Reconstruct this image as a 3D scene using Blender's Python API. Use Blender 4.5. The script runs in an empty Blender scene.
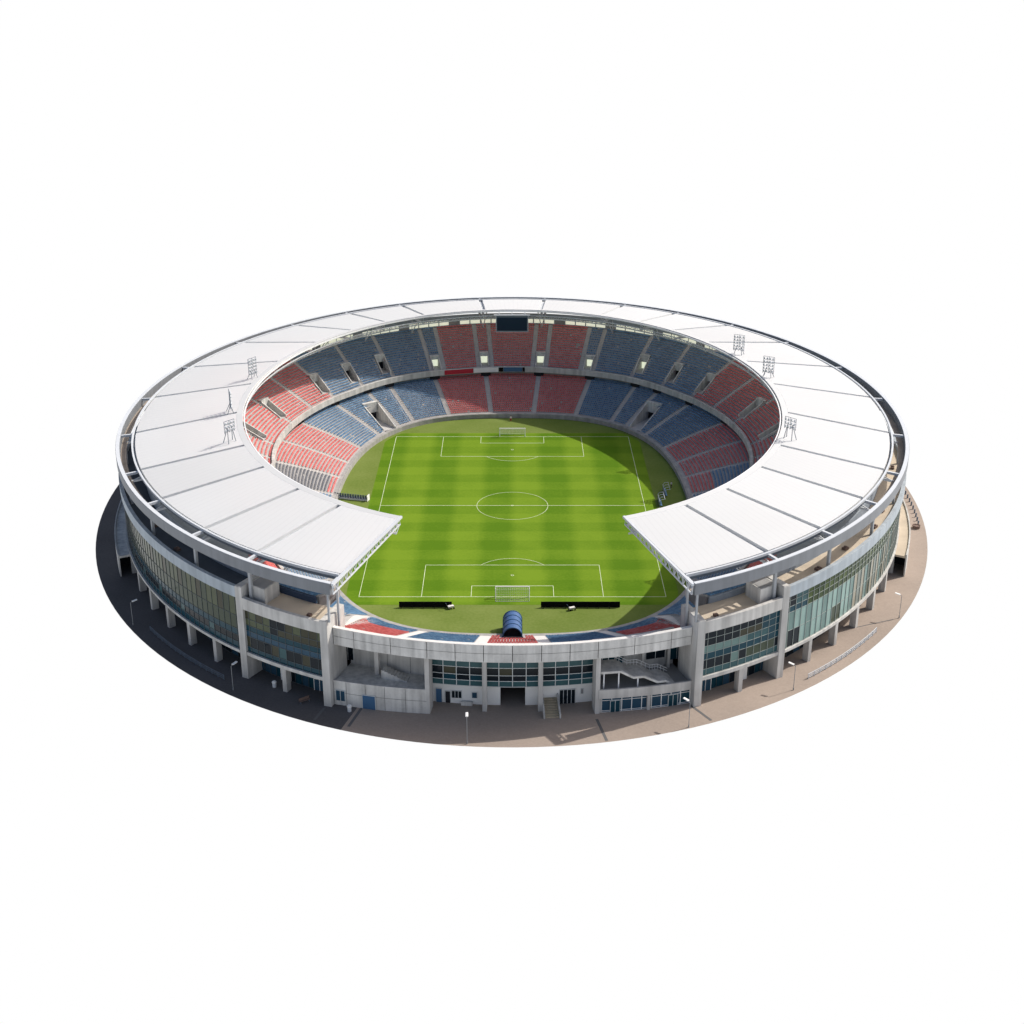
import bpy, math, random
from math import sin, cos, radians as R, degrees as D, atan2, hypot, pi
random.seed(7)
scene = bpy.context.scene
col = scene.collection

# ------------------------------------------------------------------ helpers
class MB:
    """collects shapes and links them as one mesh object"""
    def __init__(s): s.v, s.f, s.m = [], [], []
    def add(s, vs, fs, m=0):
        o = len(s.v); s.v.extend(vs)
        s.f.extend([tuple(i + o for i in f) for f in fs]); s.m.extend([m] * len(fs))
    def hexa(s, p, m=0):        # p: 4 bottom (ccw), 4 top
        s.add(p, [(3, 2, 1, 0), (4, 5, 6, 7), (0, 1, 5, 4), (1, 2, 6, 5), (2, 3, 7, 6), (3, 0, 4, 7)], m)
    def box(s, x0, x1, y0, y1, z0, z1, m=0):
        s.hexa([(x0, y0, z0), (x1, y0, z0), (x1, y1, z0), (x0, y1, z0), (x0, y0, z1), (x1, y0, z1), (x1, y1, z1), (x0, y1, z1)], m)
    def obox(s, c, ang, lx, ly, z0, z1, m=0):   # box at c=(x,y), local x axis turned to ang (radians)
        ux, uy = cos(ang), sin(ang)
        q = []
        for z in (z0, z1):
            for a, b in ((-1, -1), (1, -1), (1, 1), (-1, 1)):
                q.append((c[0] + ux * a * lx / 2 - uy * b * ly / 2, c[1] + uy * a * lx / 2 + ux * b * ly / 2, z))
        s.hexa(q, m)
    def bar(s, a, b, w, h=None, m=0, n=4):
        """prism of n sides from a to b"""
        h = h or w
        d = [b[i] - a[i] for i in range(3)]; L = math.sqrt(sum(x * x for x in d)) or 1
        d = [x / L for x in d]
        up = (0, 0, 1) if abs(d[2]) < .95 else (1, 0, 0)
        sx = (d[1] * up[2] - d[2] * up[1], d[2] * up[0] - d[0] * up[2], d[0] * up[1] - d[1] * up[0])
        l = math.sqrt(sum(x * x for x in sx)); sx = [x / l for x in sx]
        sy = (sx[1] * d[2] - sx[2] * d[1], sx[2] * d[0] - sx[0] * d[2], sx[0] * d[1] - sx[1] * d[0])
        vs = []
        for p in (a, b):
            for k in range(n):
                an = 2 * pi * (k + .5) / n
                r = 1 / cos(pi / n) if n == 4 else 1
                cu, cv = cos(an) * r * w / 2, sin(an) * r * h / 2
                vs.append(tuple(p[i] + sx[i] * cu + sy[i] * cv for i in range(3)))
        fs = [tuple(range(n - 1, -1, -1)), tuple(range(n, 2 * n))]
        fs += [(k, (k + 1) % n, n + (k + 1) % n, n + k) for k in range(n)]
        s.add(vs, fs, m)
    def build(s, name, mats, parent=None, smooth=False):
        me = bpy.data.meshes.new(name)
        me.from_pydata(s.v, [], s.f)
        for m in (mats if isinstance(mats, (list, tuple)) else [mats]): me.materials.append(m)
        me.polygons.foreach_set('material_index', s.m)
        if smooth: me.polygons.foreach_set('use_smooth', [True] * len(s.f))
        me.update()
        o = bpy.data.objects.new(name, me); col.objects.link(o)
        if parent: o.parent = parent
        return o

def empty(name, loc=(0, 0, 0), rz=0):
    o = bpy.data.objects.new(name, None); o.location = loc; o.rotation_euler.z = rz
    o.empty_display_size = .5; col.objects.link(o); return o
def tag(o, label=None, cat=None, group=None, kind=None):
    if label: o['label'] = label
    if cat: o['category'] = cat
    if group: o['group'] = group
    if kind: o['kind'] = kind
    return o
def copy_tree(o, parent=None):
    c = o.copy(); col.objects.link(c); c.parent = parent
    for ch in list(o.children): copy_tree(ch, c)
    return c

# ------------------------------------------------------------------ materials
def mat(name, c, rough=.8, spec=.3, var=.0, scale=.3, streak=0., metal=0., c2=None, fine=0., bump=0.):
    m = bpy.data.materials.new(name); m.use_nodes = True
    nt = m.node_tree; N = nt.nodes; L = nt.links
    b = N['Principled BSDF']; b.inputs['Roughness'].default_value = rough
    b.inputs['Specular IOR Level'].default_value = spec; b.inputs['Metallic'].default_value = metal
    b.inputs['Base Color'].default_value = (*c, 1)
    if var or streak or fine:
        tc = N.new('ShaderNodeTexCoord')
        last = None
        def layer(sc, vec_scale, amt, detail, colr):
            nonlocal last
            mp = N.new('ShaderNodeMapping'); mp.inputs['Scale'].default_value = vec_scale
            L.new(tc.outputs['Object'], mp.inputs['Vector'])
            n = N.new('ShaderNodeTexNoise'); n.inputs['Scale'].default_value = sc; n.inputs['Detail'].default_value = detail
            L.new(mp.outputs['Vector'], n.inputs['Vector'])
            r = N.new('ShaderNodeMapRange'); r.inputs['From Min'].default_value = .35; r.inputs['From Max'].default_value = .7
            r.inputs['To Min'].default_value = 0; r.inputs['To Max'].default_value = amt
            L.new(n.outputs['Fac'], r.inputs['Value'])
            mx = N.new('ShaderNodeMix'); mx.data_type = 'RGBA'
            L.new(r.outputs['Result'], mx.inputs['Factor'])
            if last: L.new(last, mx.inputs['A'])
            else: mx.inputs['A'].default_value = (*c, 1)
            mx.inputs['B'].default_value = (*colr, 1)
            last = mx.outputs['Result']
            return n
        dk = c2 or tuple(x * .55 for x in c)
        if var: layer(scale, (1, 1, 1), var, 5, dk)
        if streak: layer(1.0, (.9, .9, .06), streak, 4, tuple(x * .5 for x in dk))
        if fine: layer(2.2, (1, 1, 1), fine, 3, tuple(min(1, x * 1.5) for x in c))
        L.new(last, b.inputs['Base Color'])
    return m

M = {}
M['concrete'] = mat('concrete', (.68, .67, .64), .85, .2, .55, .2, .5, fine=.1)
M['concrete_light'] = mat('concrete_light', (.61, .60, .575), .85, .2, .45, .25, .42)
M['concrete_dark'] = mat('concrete_dark', (.30, .30, .30), .9, .2, .5, .3)
M['joint'] = mat('joint', (.12, .12, .12), .9)
M['terrace_shade'] = mat('shaded_terrace_floor', (.075, .09, .11), .9, .1, .4, .3)  # shade on the left terrace, painted into its floor colour
M['fascia'] = mat('grey_fascia', (.205, .22, .24), .55, .35, .2, .3, .2)
M['pole'] = mat('lamp_pole', (.22, .23, .24), .6)
M['cladding'] = mat('blue_grey_cladding', (.40, .455, .50), .7, .3, .35, .25, .3)
M['post'] = mat('grey_post', (.36, .38, .40), .6, .3, .2, .5)
M['walk'] = mat('rim_walkway', (.36, .31, .26), .9, .1, .4, .5)
M['faded'] = mat('faded_seat', (.46, .44, .42), .6)
M['terrace'] = mat('terrace_floor', (.55, .47, .37), .9, .1, .4, .2)
M['stand'] = mat('stand_concrete', (.48, .47, .46), .9, .15, .4, .4)
M['aisle'] = mat('aisle_concrete', (.52, .50, .48), .9, .15, .3, .8)
M['aisle_pale'] = mat('aisle_pale', (.72, .70, .67), .9, .15, .25, .8)
M['dark'] = mat('dark_interior', (.02, .022, .028), .9)
M['void'] = mat('shadowed_void', (.06, .065, .075), .9)
M['roof'] = mat('roof_membrane', (.76, .775, .78), .6, .2, .14, .06, c2=(.64, .64, .64), fine=.04)
_nt = M['roof'].node_tree; _b = _nt.nodes['Principled BSDF']       # a membrane that lets some daylight through
_t = _nt.nodes.new('ShaderNodeBsdfTranslucent'); _t.inputs['Color'].default_value = (.8, .79, .76, 1)
_x = _nt.nodes.new('ShaderNodeMixShader'); _x.inputs[0].default_value = .24
_nt.links.new(_b.outputs[0], _x.inputs[1]); _nt.links.new(_t.outputs[0], _x.inputs[2]); _nt.links.new(_x.outputs[0], _nt.nodes['Material Output'].inputs['Surface'])
M['roof_edge'] = mat('roof_edge', (.60, .61, .61), .6, .2, .1, .1)
def roof_detail(m):
    nt = m.node_tree; N = nt.nodes; L = nt.links; b = N['Principled BSDF']
    src = b.inputs['Base Color'].links[0].from_socket
    tc = N.new('ShaderNodeTexCoord'); sp = N.new('ShaderNodeSeparateXYZ'); L.new(tc.outputs['Object'], sp.inputs[0])
    def mt(op, x, y=None):
        n = N.new('ShaderNodeMath'); n.operation = op
        for i, q in enumerate((x, y)):
            if q is None: continue
            if isinstance(q, (int, float)): n.inputs[i].default_value = q
            else: L.new(q, n.inputs[i])
        return n.outputs[0]
    t = mt('ARCTAN2', mt('DIVIDE', mt('SUBTRACT', sp.outputs['Y'], 4.6), 1.2), sp.outputs['X'])
    rib = mt('GREATER_THAN', mt('FRACT', mt('MULTIPLY', t, 58.0)), .80)          # standing ribs along each panel
    oi = N.new('ShaderNodeObjectInfo')
    k = mt('SUBTRACT', mt('SUBTRACT', 1.03, mt('MULTIPLY', rib, .035)), mt('MULTIPLY', oi.outputs['Random'], .07))
    mx = N.new('ShaderNodeMix'); mx.data_type = 'RGBA'; mx.blend_type = 'MULTIPLY'; mx.inputs['Factor'].default_value = 1
    cb = N.new('ShaderNodeCombineColor')
    for q in cb.inputs: L.new(k, q)
    L.new(src, mx.inputs['A']); L.new(cb.outputs[0], mx.inputs['B']); L.new(mx.outputs['Result'], b.inputs['Base Color'])
roof_detail(M['roof'])
M['soffit'] = mat('roof_soffit', (.55, .57, .60), .8)
M['gutter'] = mat('roof_gutter', (.50, .53, .56), .7, .3, .3, .4)
M['steel'] = mat('painted_steel', (.60, .63, .66), .5, .4, .15, .5)
M['steel_white'] = mat('white_steel', (.82, .83, .84), .45, .4)
M['steel_dark'] = mat('dark_steel', (.10, .13, .17), .5, .4)
M['navy_wall'] = mat('navy_cladding', (.045, .07, .12), .6, .3, .3, .5)
M['greyblue_wall'] = mat('greyblue_cladding', (.30, .34, .39), .7, .3, .3, .4, .2)
M['red'] = mat('red_seat', (.70, .185, .175), .6, .25, .3, .9, c2=(.60, .16, .17))
M['blue'] = mat('blue_seat', (.145, .28, .44), .6, .25, .3, .9, c2=(.125, .235, .37))
M['red_worn'] = mat('worn_red_seat', (.60, .13, .12), .6, .25)
M['blue_worn'] = mat('worn_blue_seat', (.095, .195, .33), .6, .25)
M['grey'] = mat('grey_seat', (.13, .14, .17), .5, .35, .3, .9)
M['white'] = mat('white_paint', (.80, .80, .78), .6)
M['line'] = mat('pitch_paint', (.62, .68, .46), .9, .1, .5, .4, c2=(.42, .52, .25))
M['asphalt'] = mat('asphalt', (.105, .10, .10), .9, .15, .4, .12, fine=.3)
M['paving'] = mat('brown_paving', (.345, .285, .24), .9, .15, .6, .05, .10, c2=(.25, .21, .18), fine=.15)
M['red_banner'] = mat('red_banner', (.42, .02, .04), .6)
M['blue_banner'] = mat('blue_banner', (.05, .13, .24), .6)
M['wall_grey'] = mat('pitch_wall_concrete', (.42, .41, .39), .85, .2, .5, .5, .3)
M['screen'] = mat('screen', (.016, .032, .055), .6, .1)
M['tunnel'] = mat('blue_fabric', (.06, .13, .30), .5, .4, .3, .8)
M['black'] = mat('black_board', (.006, .006, .006), .8, .1)
M['door_blue'] = mat('blue_door', (.05, .13, .25), .5)
M['tan'] = mat('tan_stair', (.42, .36, .26), .85, .2, .2, .6)
M['net'] = mat('goal_net', (.75, .77, .72), .8)
M['frame'] = mat('window_frame', (.55, .58, .58), .5, .4)
M['frame_pale'] = mat('pale_frame', (.30, .335, .315), .5, .3)
M['frame_dark'] = mat('dark_frame', (.055, .07, .08), .5, .4)
M['skin'] = mat('skin', (.45, .28, .2), .6)
M['shirt'] = mat('white_shirt', (.75, .74, .72), .8)
M['wood'] = mat('rust_metal', (.16, .11, .09), .8)

def glass(name, c, rough=.12):
    return mat('glass_' + name, c, rough, .14, .35, .35, c2=tuple(x * .55 for x in c))
G = [glass('dark', (.008, .014, .020)), glass('teal', (.011, .052, .075)), glass('mid', (.045, .105, .115)),
     glass('pale', (.25, .37, .34)), glass('olive', (.085, .10, .058)), glass('green', (.055, .085, .02)),  # the green tints paint tree reflections into the glass colour
     glass('brown', (.055, .055, .036)), glass('grey', (.19, .22, .20)), glass('blue', (.03, .075, .12)), glass('soft', (.15, .235, .22)), glass('sand', (.30, .285, .225)), glass('dark_green_reflection', (.035, .058, .018)), glass('bronze', (.055, .072, .048))]
DARK, TEAL, MID, PALE, OLIVE, REFL_GREEN, BROWN, GREY, BLUE, SOFT, SAND, REFL_DARK, BRONZE = range(13)

def lit(name, c, s):
    m = bpy.data.materials.new(name); m.use_nodes = True
    b = m.node_tree.nodes['Principled BSDF']
    b.inputs['Base Color'].default_value = (*c, 1); b.inputs['Emission Color'].default_value = (*c, 1)
    b.inputs['Emission Strength'].default_value = s
    return m
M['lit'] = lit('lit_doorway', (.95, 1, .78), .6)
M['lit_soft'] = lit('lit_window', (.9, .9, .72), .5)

def grass(name, stripes):
    m = bpy.data.materials.new(name); m.use_nodes = True
    nt = m.node_tree; N = nt.nodes; L = nt.links
    b = N['Principled BSDF']; b.inputs['Roughness'].default_value = .9; b.inputs['Specular IOR Level'].default_value = .1
    tc = N.new('ShaderNodeTexCoord'); sp = N.new('ShaderNodeSeparateXYZ'); L.new(tc.outputs['Object'], sp.inputs[0])
    def math_(op, a, bb=None):
        n = N.new('ShaderNodeMath'); n.operation = op
        for i, x in enumerate((a, bb)):
            if x is None: continue
            if isinstance(x, (int, float)): n.inputs[i].default_value = x
            else: L.new(x, n.inputs[i])
        return n.outputs[0]
    def mix(f, a, bb):
        n = N.new('ShaderNodeMix'); n.data_type = 'RGBA'
        for k, x in (('Factor', f), ('A', a), ('B', bb)):
            if isinstance(x, (tuple, float, int)): n.inputs[k].default_value = x if not isinstance(x, tuple) else (*x, 1)
            else: L.new(x, n.inputs[k])
        return n.outputs['Result']
    def noise(sc, det, lo, hi):
        n = N.new('ShaderNodeTexNoise'); n.inputs['Scale'].default_value = sc; n.inputs['Detail'].default_value = det
        L.new(tc.outputs['Object'], n.inputs['Vector'])
        r = N.new('ShaderNodeMapRange'); r.inputs['From Min'].default_value = .3; r.inputs['From Max'].default_value = .7
        r.inputs['To Min'].default_value = lo; r.inputs['To Max'].default_value = hi
        L.new(n.outputs['Fac'], r.inputs['Value']); return r.outputs['Result']
    if stripes:
        # mown bands across the pitch and fainter ones along it, with softened edges
        sy = math_('SINE', math_('MULTIPLY', sp.outputs['Y'], pi / 5.5)); sy = math_('MULTIPLY', sy, 5.0)
        sy = math_('MAXIMUM', math_('MINIMUM', sy, 1.0), -1.0)
        sx = math_('SINE', math_('MULTIPLY', sp.outputs['X'], pi / 7.55)); sx = math_('MULTIPLY', sx, 2.0)
        sx = math_('MAXIMUM', math_('MINIMUM', sx, 1.0), -1.0)
        f = math_('ADD', math_('MULTIPLY', sy, .17), math_('MULTIPLY', sx, .29))
        f = math_('ADD', math_('ADD', f, .5), noise(.09, 5, -.24, .24))
        f = math_('ADD', f, noise(1.6, 3, -.15, .15))
        cc = mix(f, (.078, .168, .004), (.152, .252, .014))
    else:
        f = math_('ADD', noise(.1, 4, 0, .6), noise(1.5, 3, 0, .4))
        cc = mix(f, (.112, .165, .026), (.178, .226, .058))
    L.new(cc, b.inputs['Base Color'])
    return m
M['pitch'] = grass('pitch_grass', True)
M['apron'] = grass('apron_grass', False)

# ------------------------------------------------------------------ rings (polar about C)
CYC = 5.0
AO, BO = 94.5, 111.6                       # outer edge of roof and facade
def t2p(t): return D(atan2(BO * sin(R(t)), AO * cos(R(t)))) % 360
def p2t(p): return D(atan2(AO * sin(R(p)), BO * cos(R(p)))) % 360
def bulge(ct): return 1 + .016 * ct ** 4          # the plan is a little fuller at its sides than an ellipse
def RO(p): c, s = cos(R(p)), sin(R(p)); r = 1 / math.sqrt((c / AO) ** 2 + (s / BO) ** 2); return r * bulge(r * c / AO)
def RF(p): c, s = cos(R(p)), sin(R(p)); return 1 / math.sqrt((c / AO) ** 2 + (s / 109.2) ** 2)
def _solve(p, fn):
    lo, hi = 1., 200.
    c, s = cos(R(p)), sin(R(p))
    for _ in range(40):
        m = (lo + hi) / 2
        if fn(m * c, CYC + m * s) > 1: hi = m
        else: lo = m
    return lo
_r0 = {}
def R0(p):
    k = round(p % 360, 3)
    if k not in _r0: _r0[k] = _solve(k, lambda x, y: abs(x / 45.2) ** 2.8 + abs((y + 1.4) / 70.6) ** 2.8)
    return _r0[k]
_r1 = {}
def smooth01(x): x = max(0, min(1, x)); return x * x * (3 - 2 * x)
def R1(p):
    k = round(p % 360, 3)
    if k not in _r1:
        e = _solve(k, lambda x, y: (x / 62.3) ** 2 + ((y - 17.7) / 68.3) ** 2)
        d = abs((k - 90 + 180) % 360 - 180)            # degrees away from the far end
        off = 15.5
        v = max(e, R0(k) + off)
        _r1[k] = v + (R2(k) - 8.0 - v) * smooth01((d - 143) / 8)
    return _r1[k]
def mgap(p):                                           # from facade to the rim of the upper stand
    d = abs((p - 90 + 180) % 360 - 180)
    return 14 - 6 * smooth01((d - 140) / 12)
def R2(p): return RO(p) - mgap(p)
def Z2(p):
    d = abs((p - 90 + 180) % 360 - 180)
    return 20.7 - 2.7 * smooth01((d - 140) / 12)
def Z1(p):
    d = abs((p - 90 + 180) % 360 - 180)
    return 10.3 + 4.8 * smooth01((d - 143) / 8)
def off(f, d): return lambda p: f(p) + d
def P(p, r, z=None):
    x, y = r * cos(R(p)), CYC + r * sin(R(p))
    return (x, y) if z is None else (x, y, z)
def pol(x, y): return D(atan2(y - CYC, x)) % 360
def val(f, p): return f(p) if callable(f) else f
def stations(p0, p1, step): n = max(1, math.ceil(abs(p1 - p0) / step)); return [p0 + (p1 - p0) * i / n for i in range(n + 1)]
def arc(mb, p0, p1, ri, ro, z0, z1, step=1.5, m=0):
    st = stations(p0, p1, step); vs = []
    for p in st:
        a, b = val(ri, p), val(ro, p); za, zb = val(z0, p), val(z1, p)
        vs += [P(p, a, za), P(p, b, za), P(p, b, zb), P(p, a, zb)]
    fs = []
    for i in range(len(st) - 1):
        o, q = 4 * i, 4 * i + 4
        for k in range(4): fs.append((o + k, o + (k + 1) % 4, q + (k + 1) % 4, q + k))
    e = 4 * (len(st) - 1)
    fs += [(3, 2, 1, 0), (e, e + 1, e + 2, e + 3)]
    mb.add(vs, fs, m)

# ------------------------------------------------------------------ the setting
def sheet(name, pts, z, m):
    b = MB(); b.add([(x, y, z) for x, y in pts], [tuple(range(len(pts)))]); return tag(b.build(name, m), kind='structure')
def disc_pt(a): return (-.2 + 105.1 * cos(R(a)), 14.5 + 127.5 * sin(R(a)))
def ground_sector(name, a0, a1, z, m):
    b = MB(); st = stations(a0, a1, 2)
    vs = []
    for a in st:
        x, y = disc_pt(a); p = pol(x, y)
        vs += [P(p, 78 if False else R0(p) + 4, z), (x, y, z)]
    b.add(vs, [(2 * i, 2 * i + 1, 2 * i + 3, 2 * i + 2) for i in range(len(st) - 1)])
    return tag(b.build(name, m), kind='structure')
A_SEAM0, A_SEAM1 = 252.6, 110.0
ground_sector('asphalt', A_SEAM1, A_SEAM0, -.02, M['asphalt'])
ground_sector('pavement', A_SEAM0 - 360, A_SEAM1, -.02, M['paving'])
pts = [P(p, R0(p) + 6) for p in range(0, 360, 3)]
sheet('ground', pts, -.05, M['concrete_dark'])
sheet('lawn', [P(p, R0(p) + .3) for p in range(0, 360, 2)], .0, M['apron'])
# the mown pitch follows the rounded bowl where its corners would reach the wall
prect = []
for p in range(0, 360, 1):
    c, s = cos(R(p)), sin(R(p)); r = R0(p) - 1.2
    if abs(c) > 1e-6: r = min(r, 37.0 / abs(c))
    if s > 0: r = min(r, (55.6 - CYC) / s)
    if s < 0: r = min(r, (56.4 + CYC) / -s)
    prect.append(P(p, r))
for sx in (1, -1):
    pass
sheet('pitch', prect, .02, M['pitch'])
# painted lines
W, H, lw = 34.0, 52.5, .13
ln = MB()
def hl(x0, x1, y): ln.add([(x0, y - lw * .7, .04), (x1, y - lw * .7, .04), (x1, y + lw * .7, .04), (x0, y + lw * .7, .04)], [(0, 1, 2, 3)])
def vl(x, y0, y1): ln.add([(x - lw / 2, y0, .043), (x + lw / 2, y0, .043), (x + lw / 2, y1, .043), (x - lw / 2, y1, .043)], [(0, 1, 2, 3)])
def ringl(cx, cy, r, a0, a1):
    st = stations(a0, a1, 4); vs = []
    for a in st:
        for q in (r - lw / 2, r + lw / 2): vs.append((cx + q * cos(R(a)), cy + q * sin(R(a)), .046))
    ln.add(vs, [(2 * i, 2 * i + 1, 2 * i + 3, 2 * i + 2) for i in range(len(st) - 1)])
for y in (H, -H, 0): hl(-W, W, y)
for x in (W, -W): vl(x, -H, H)
ringl(0, 0, 9.15, 0, 360); ringl(0, 0, .3, 0, 360)
for s in (1, -1):
    for hw, dp in ((20.16, 16.5), (9.16, 5.5)):
        hl(-hw, hw, s * (H - dp))
        for x in (-hw, hw): vl(x, s * (H - dp), s * H)
    ringl(0, s * (H - 11), .3, 0, 360)
    a = D(math.acos(5.5 / 9.15)); c0 = -90 if s > 0 else 90
    ringl(0, s * (H - 11), 9.15, c0 - a, c0 + a)
tag(ln.build('pitch_markings', M['line']), kind='structure')
# drain channels across the forecourt
dc = MB()
for (x0, y0, x1, y1) in ((15.7, -103.4, 17.1, -110.8), (-28.4, -98.9, -30.3, -106.0), (-35.6, -99.4, -36.9, -103.7), (33.9, -98.6, 37.0, -103.9), (72.4, -67, 81.5, -63.2)):
    dc.bar((x0, y0, -.016), (x1, y1, -.016), .55 if x0 < 60 else .25, .02)
tag(dc.build('drain_channel', M['joint']), kind='structure')

# ------------------------------------------------------------------ stadium
st_root = tag(empty('football_stadium', (0, 0, 0)), 'oval concrete football stadium with white ring roof open at the near end', 'stadium')

def seat(mb, x, y, z, ang, m):
    """one seat: pan and back, back turned away from the pitch (ang = outward direction)"""
    c, s = cos(ang), sin(ang)
    def q(r, t, h): return (x + c * r - s * t, y + s * r + c * t, z + h)
    w = .21
    # pan
    mb.add([q(.06, -w, .42), q(.34, -w, .40), q(.34, w, .40), q(.06, w, .42), q(.06, -w, .34), q(.06, w, .34)],
           [(0, 3, 2, 1), (0, 4, 5, 3)], m)
    # back
    mb.add([q(.34, -w, .36), q(.34, w, .36), q(.40, w, .65), q(.40, -w, .65), q(.46, -w, .36), q(.46, w, .36), q(.45, w, .65), q(.45, -w, .65)],
           [(0, 1, 2, 3), (5, 4, 7, 6), (3, 2, 6, 7), (0, 3, 7, 4), (1, 5, 6, 2)], m)

def self_pick(c):                                     # a few faded seats, and older and newer ones mixed
    q = random.random()
    if q < .006: return 3
    if q < .42 and c < 2: return 4 + c
    return c
class Tier:
    def __init__(s, name, p0, p1, ra, rb, za, zb, rows, holes, close=False):
        s.p0, s.p1, s.ra, s.rb, s.za, s.zb, s.n, s.holes = p0, p1, ra, rb, za, zb, rows, holes
        ps = set(round(x, 4) for x in stations(p0, p1, 1.5))
        for (pc, w, k0, k1, *_rest) in holes:
            d = s.half(pc, w, (k0 + k1) / 2)
            ps = set(x for x in ps if not (pc - d - .2 < x < pc + d + .2)); ps |= {round(pc - d, 4), round(pc + d, 4)}
        ps = sorted(ps); mb = MB()
        for i in range(len(ps) - 1):
            a, b = ps[i], ps[i + 1]; mid = (a + b) / 2
            for k in range(rows):
                if s.in_hole(mid, k, 0): continue
                r0a, r1a, r0b, r1b = s.r(a, k), s.r(a, k + 1), s.r(b, k), s.r(b, k + 1)
                z0a, z1a, z0b, z1b = s.z(a, k), s.z(a, k + 1), s.z(b, k), s.z(b, k + 1)
                mb.add([P(a, r0a, z0a), P(b, r0b, z0b), P(b, r1b, z0b), P(a, r1a, z0a), P(a, r1a, z1a), P(b, r1b, z1b)],
                       [(1, 0, 3, 2), (2, 3, 4, 5)])
        # soffit and rear wall
        for i in range(len(ps) - 1):
            a, b = ps[i], ps[i + 1]
            if any(s.in_hole((a + b) / 2, k, 0) for k in range(rows)): continue
            mb.add([P(a, s.r(a, 0), s.z(a, 0) - .6), P(b, s.r(b, 0), s.z(b, 0) - .6), P(b, s.r(b, rows), s.z(b, rows) - .7), P(a, s.r(a, rows), s.z(a, rows) - .7),
                    P(a, s.r(a, 0), s.z(a, 0)), P(b, s.r(b, 0), s.z(b, 0)), P(b, s.r(b, rows), s.z(b, rows)), P(a, s.r(a, rows), s.z(a, rows))],
                   [(0, 1, 2, 3), (0, 4, 5, 1), (2, 6, 7, 3)])
        s.obj = mb.build(name, M['stand'], st_root)
    def half(s, pc, w, k): return D(w / 2 / s.r(pc, k))
    def r(s, p, k): a = s.ra(p); return a + (s.rb(p) - a) * k / s.n
    def z(s, p, k): a = val(s.za, p); return a + (val(s.zb, p) - a) * k / s.n
    def in_hole(s, p, k, pad):
        for (pc, w, k0, k1, *_r) in s.holes:
            if k0 <= k < k1 and abs(p - pc) < s.half(pc, w, (k0 + k1) / 2) + (D(pad / s.r(p, k)) if pad else 0): return True
        return False
    def section(s, a0, a1, pick, label, gap=.75):
        """seats between two aisles, a0 and a1 = (angle at first row, angle at last row)"""
        mb = MB()
        for k in range(s.n):
            f = (k + .5) / s.n
            l = a0[0] + (a0[1] - a0[0]) * f; h = a1[0] + (a1[1] - a1[0]) * f
            rm = s.r((l + h) / 2, k)
            l += D(gap / rm); h -= D(gap / rm)
            if h <= l: continue
            n = int((h - l) * R(1) * rm / .56)
            if n < 1: continue
            for j in range(n):
                p = l + (h - l) * (j + .5) / n
                if s.in_hole(p, k, .55): continue
                r = s.r(p, k) + max(.1, (s.r(p, k + 1) - s.r(p, k)) - .62)
                x, y = P(p, r)
                # outward normal of the row, from the ring itself
                e = .5; x1, y1 = P(p + e, s.r(p + e, k)); x2, y2 = P(p - e, s.r(p - e, k))
                an = atan2(y1 - y2, x1 - x2) - pi / 2
                seat(mb, x, y, s.z(p, k), an, self_pick(pick(k, f, (p - l) / max(1e-6, h - l))))
        if not mb.v: return
        o = mb.build('seat_section', [M['red'], M['blue'], M['grey'], M['faded'], M['red_worn'], M['blue_worn']], s.obj)
        if label: o['label'] = label
        return o
    def aisle(s, a, w=1.25, m='aisle', k0=0, k1=None):
        mb = MB(); k1 = k1 or s.n
        for k in range(k0, k1):
            for hlf in (0, 1):
                f = (k + .5 * hlf + .25) / s.n; p = a[0] + (a[1] - a[0]) * f
                if s.in_hole(p, k, 0): continue
                r = s.r(p, k); d = s.r(p, k + 1) - r; dz = s.z(p, k + 1) - s.z(p, k)
                hw = D(w / 2 / r)
                arc(mb, p - hw, p + hw, r + d * .5 * hlf + .01, r + d * .5 * (hlf + 1) + .01, s.z(p, k) - .05, s.z(p, k) + .03 + dz * .5 * hlf + .02, 5)
        return mb.build('aisle_stair', M[m], s.obj)
    def vomitory(s, hole, door):
        pc, w, k0, k1 = hole[:4]
        km = (k0 + k1) / 2; h = s.half(pc, w, km); z0 = s.z(pc, k0) + .04
        mb = MB(); ra, rb = s.r(pc, k0), s.r(pc, k1)
        arc(mb, pc - h, pc + h, ra, rb + 1.2, z0 - .15, z0, 5, 1)
        t = D(.28 / ra)
        for a, b in ((pc - h - t, pc - h), (pc + h, pc + h + t)):
            # side walls follow the slope
            q = []
            for (pp, rr, zz) in ((a, ra, z0 - .2), (b, ra, z0 - .2), (b, rb, z0 - .2), (a, rb, z0 - .2), (a, ra, z0 + .6), (b, ra, z0 + .6), (b, rb, s.z(pc, k1) + .6), (a, rb, s.z(pc, k1) + .6)):
                q.append(P(pp, rr, zz))
            mb.hexa(q, 0)
        zt = s.z(pc, k1) + .85
        arc(mb, pc - h - t, pc + h + t, rb, rb + .3, min(zt - .5, z0 + 2.4), zt, 5, 0)   # lintel
        arc(mb, pc - h - t, pc + h + t, rb, rb + 1.3, zt, zt + .2, 5, 0)
        arc(mb, pc - h, pc + h, rb + 1.1, rb + 1.2, z0, zt, 5, door)
        for a, b in ((pc - h - t, pc - h), (pc + h, pc + h + t)): arc(mb, a, b, rb, rb + 1.25, z0, zt, 5, 0)
        return mb.build('vomitory', [M['concrete'], M['stand'], M['dark'], M['lit'], M['wood']], s.obj)

RED = lambda k, f, u: 0
BLU = lambda k, f, u: 1
GRY = lambda k, f, u: 2
def mir(a): return ((180 - a[0]) % 360, (180 - a[1]) % 360)

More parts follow.
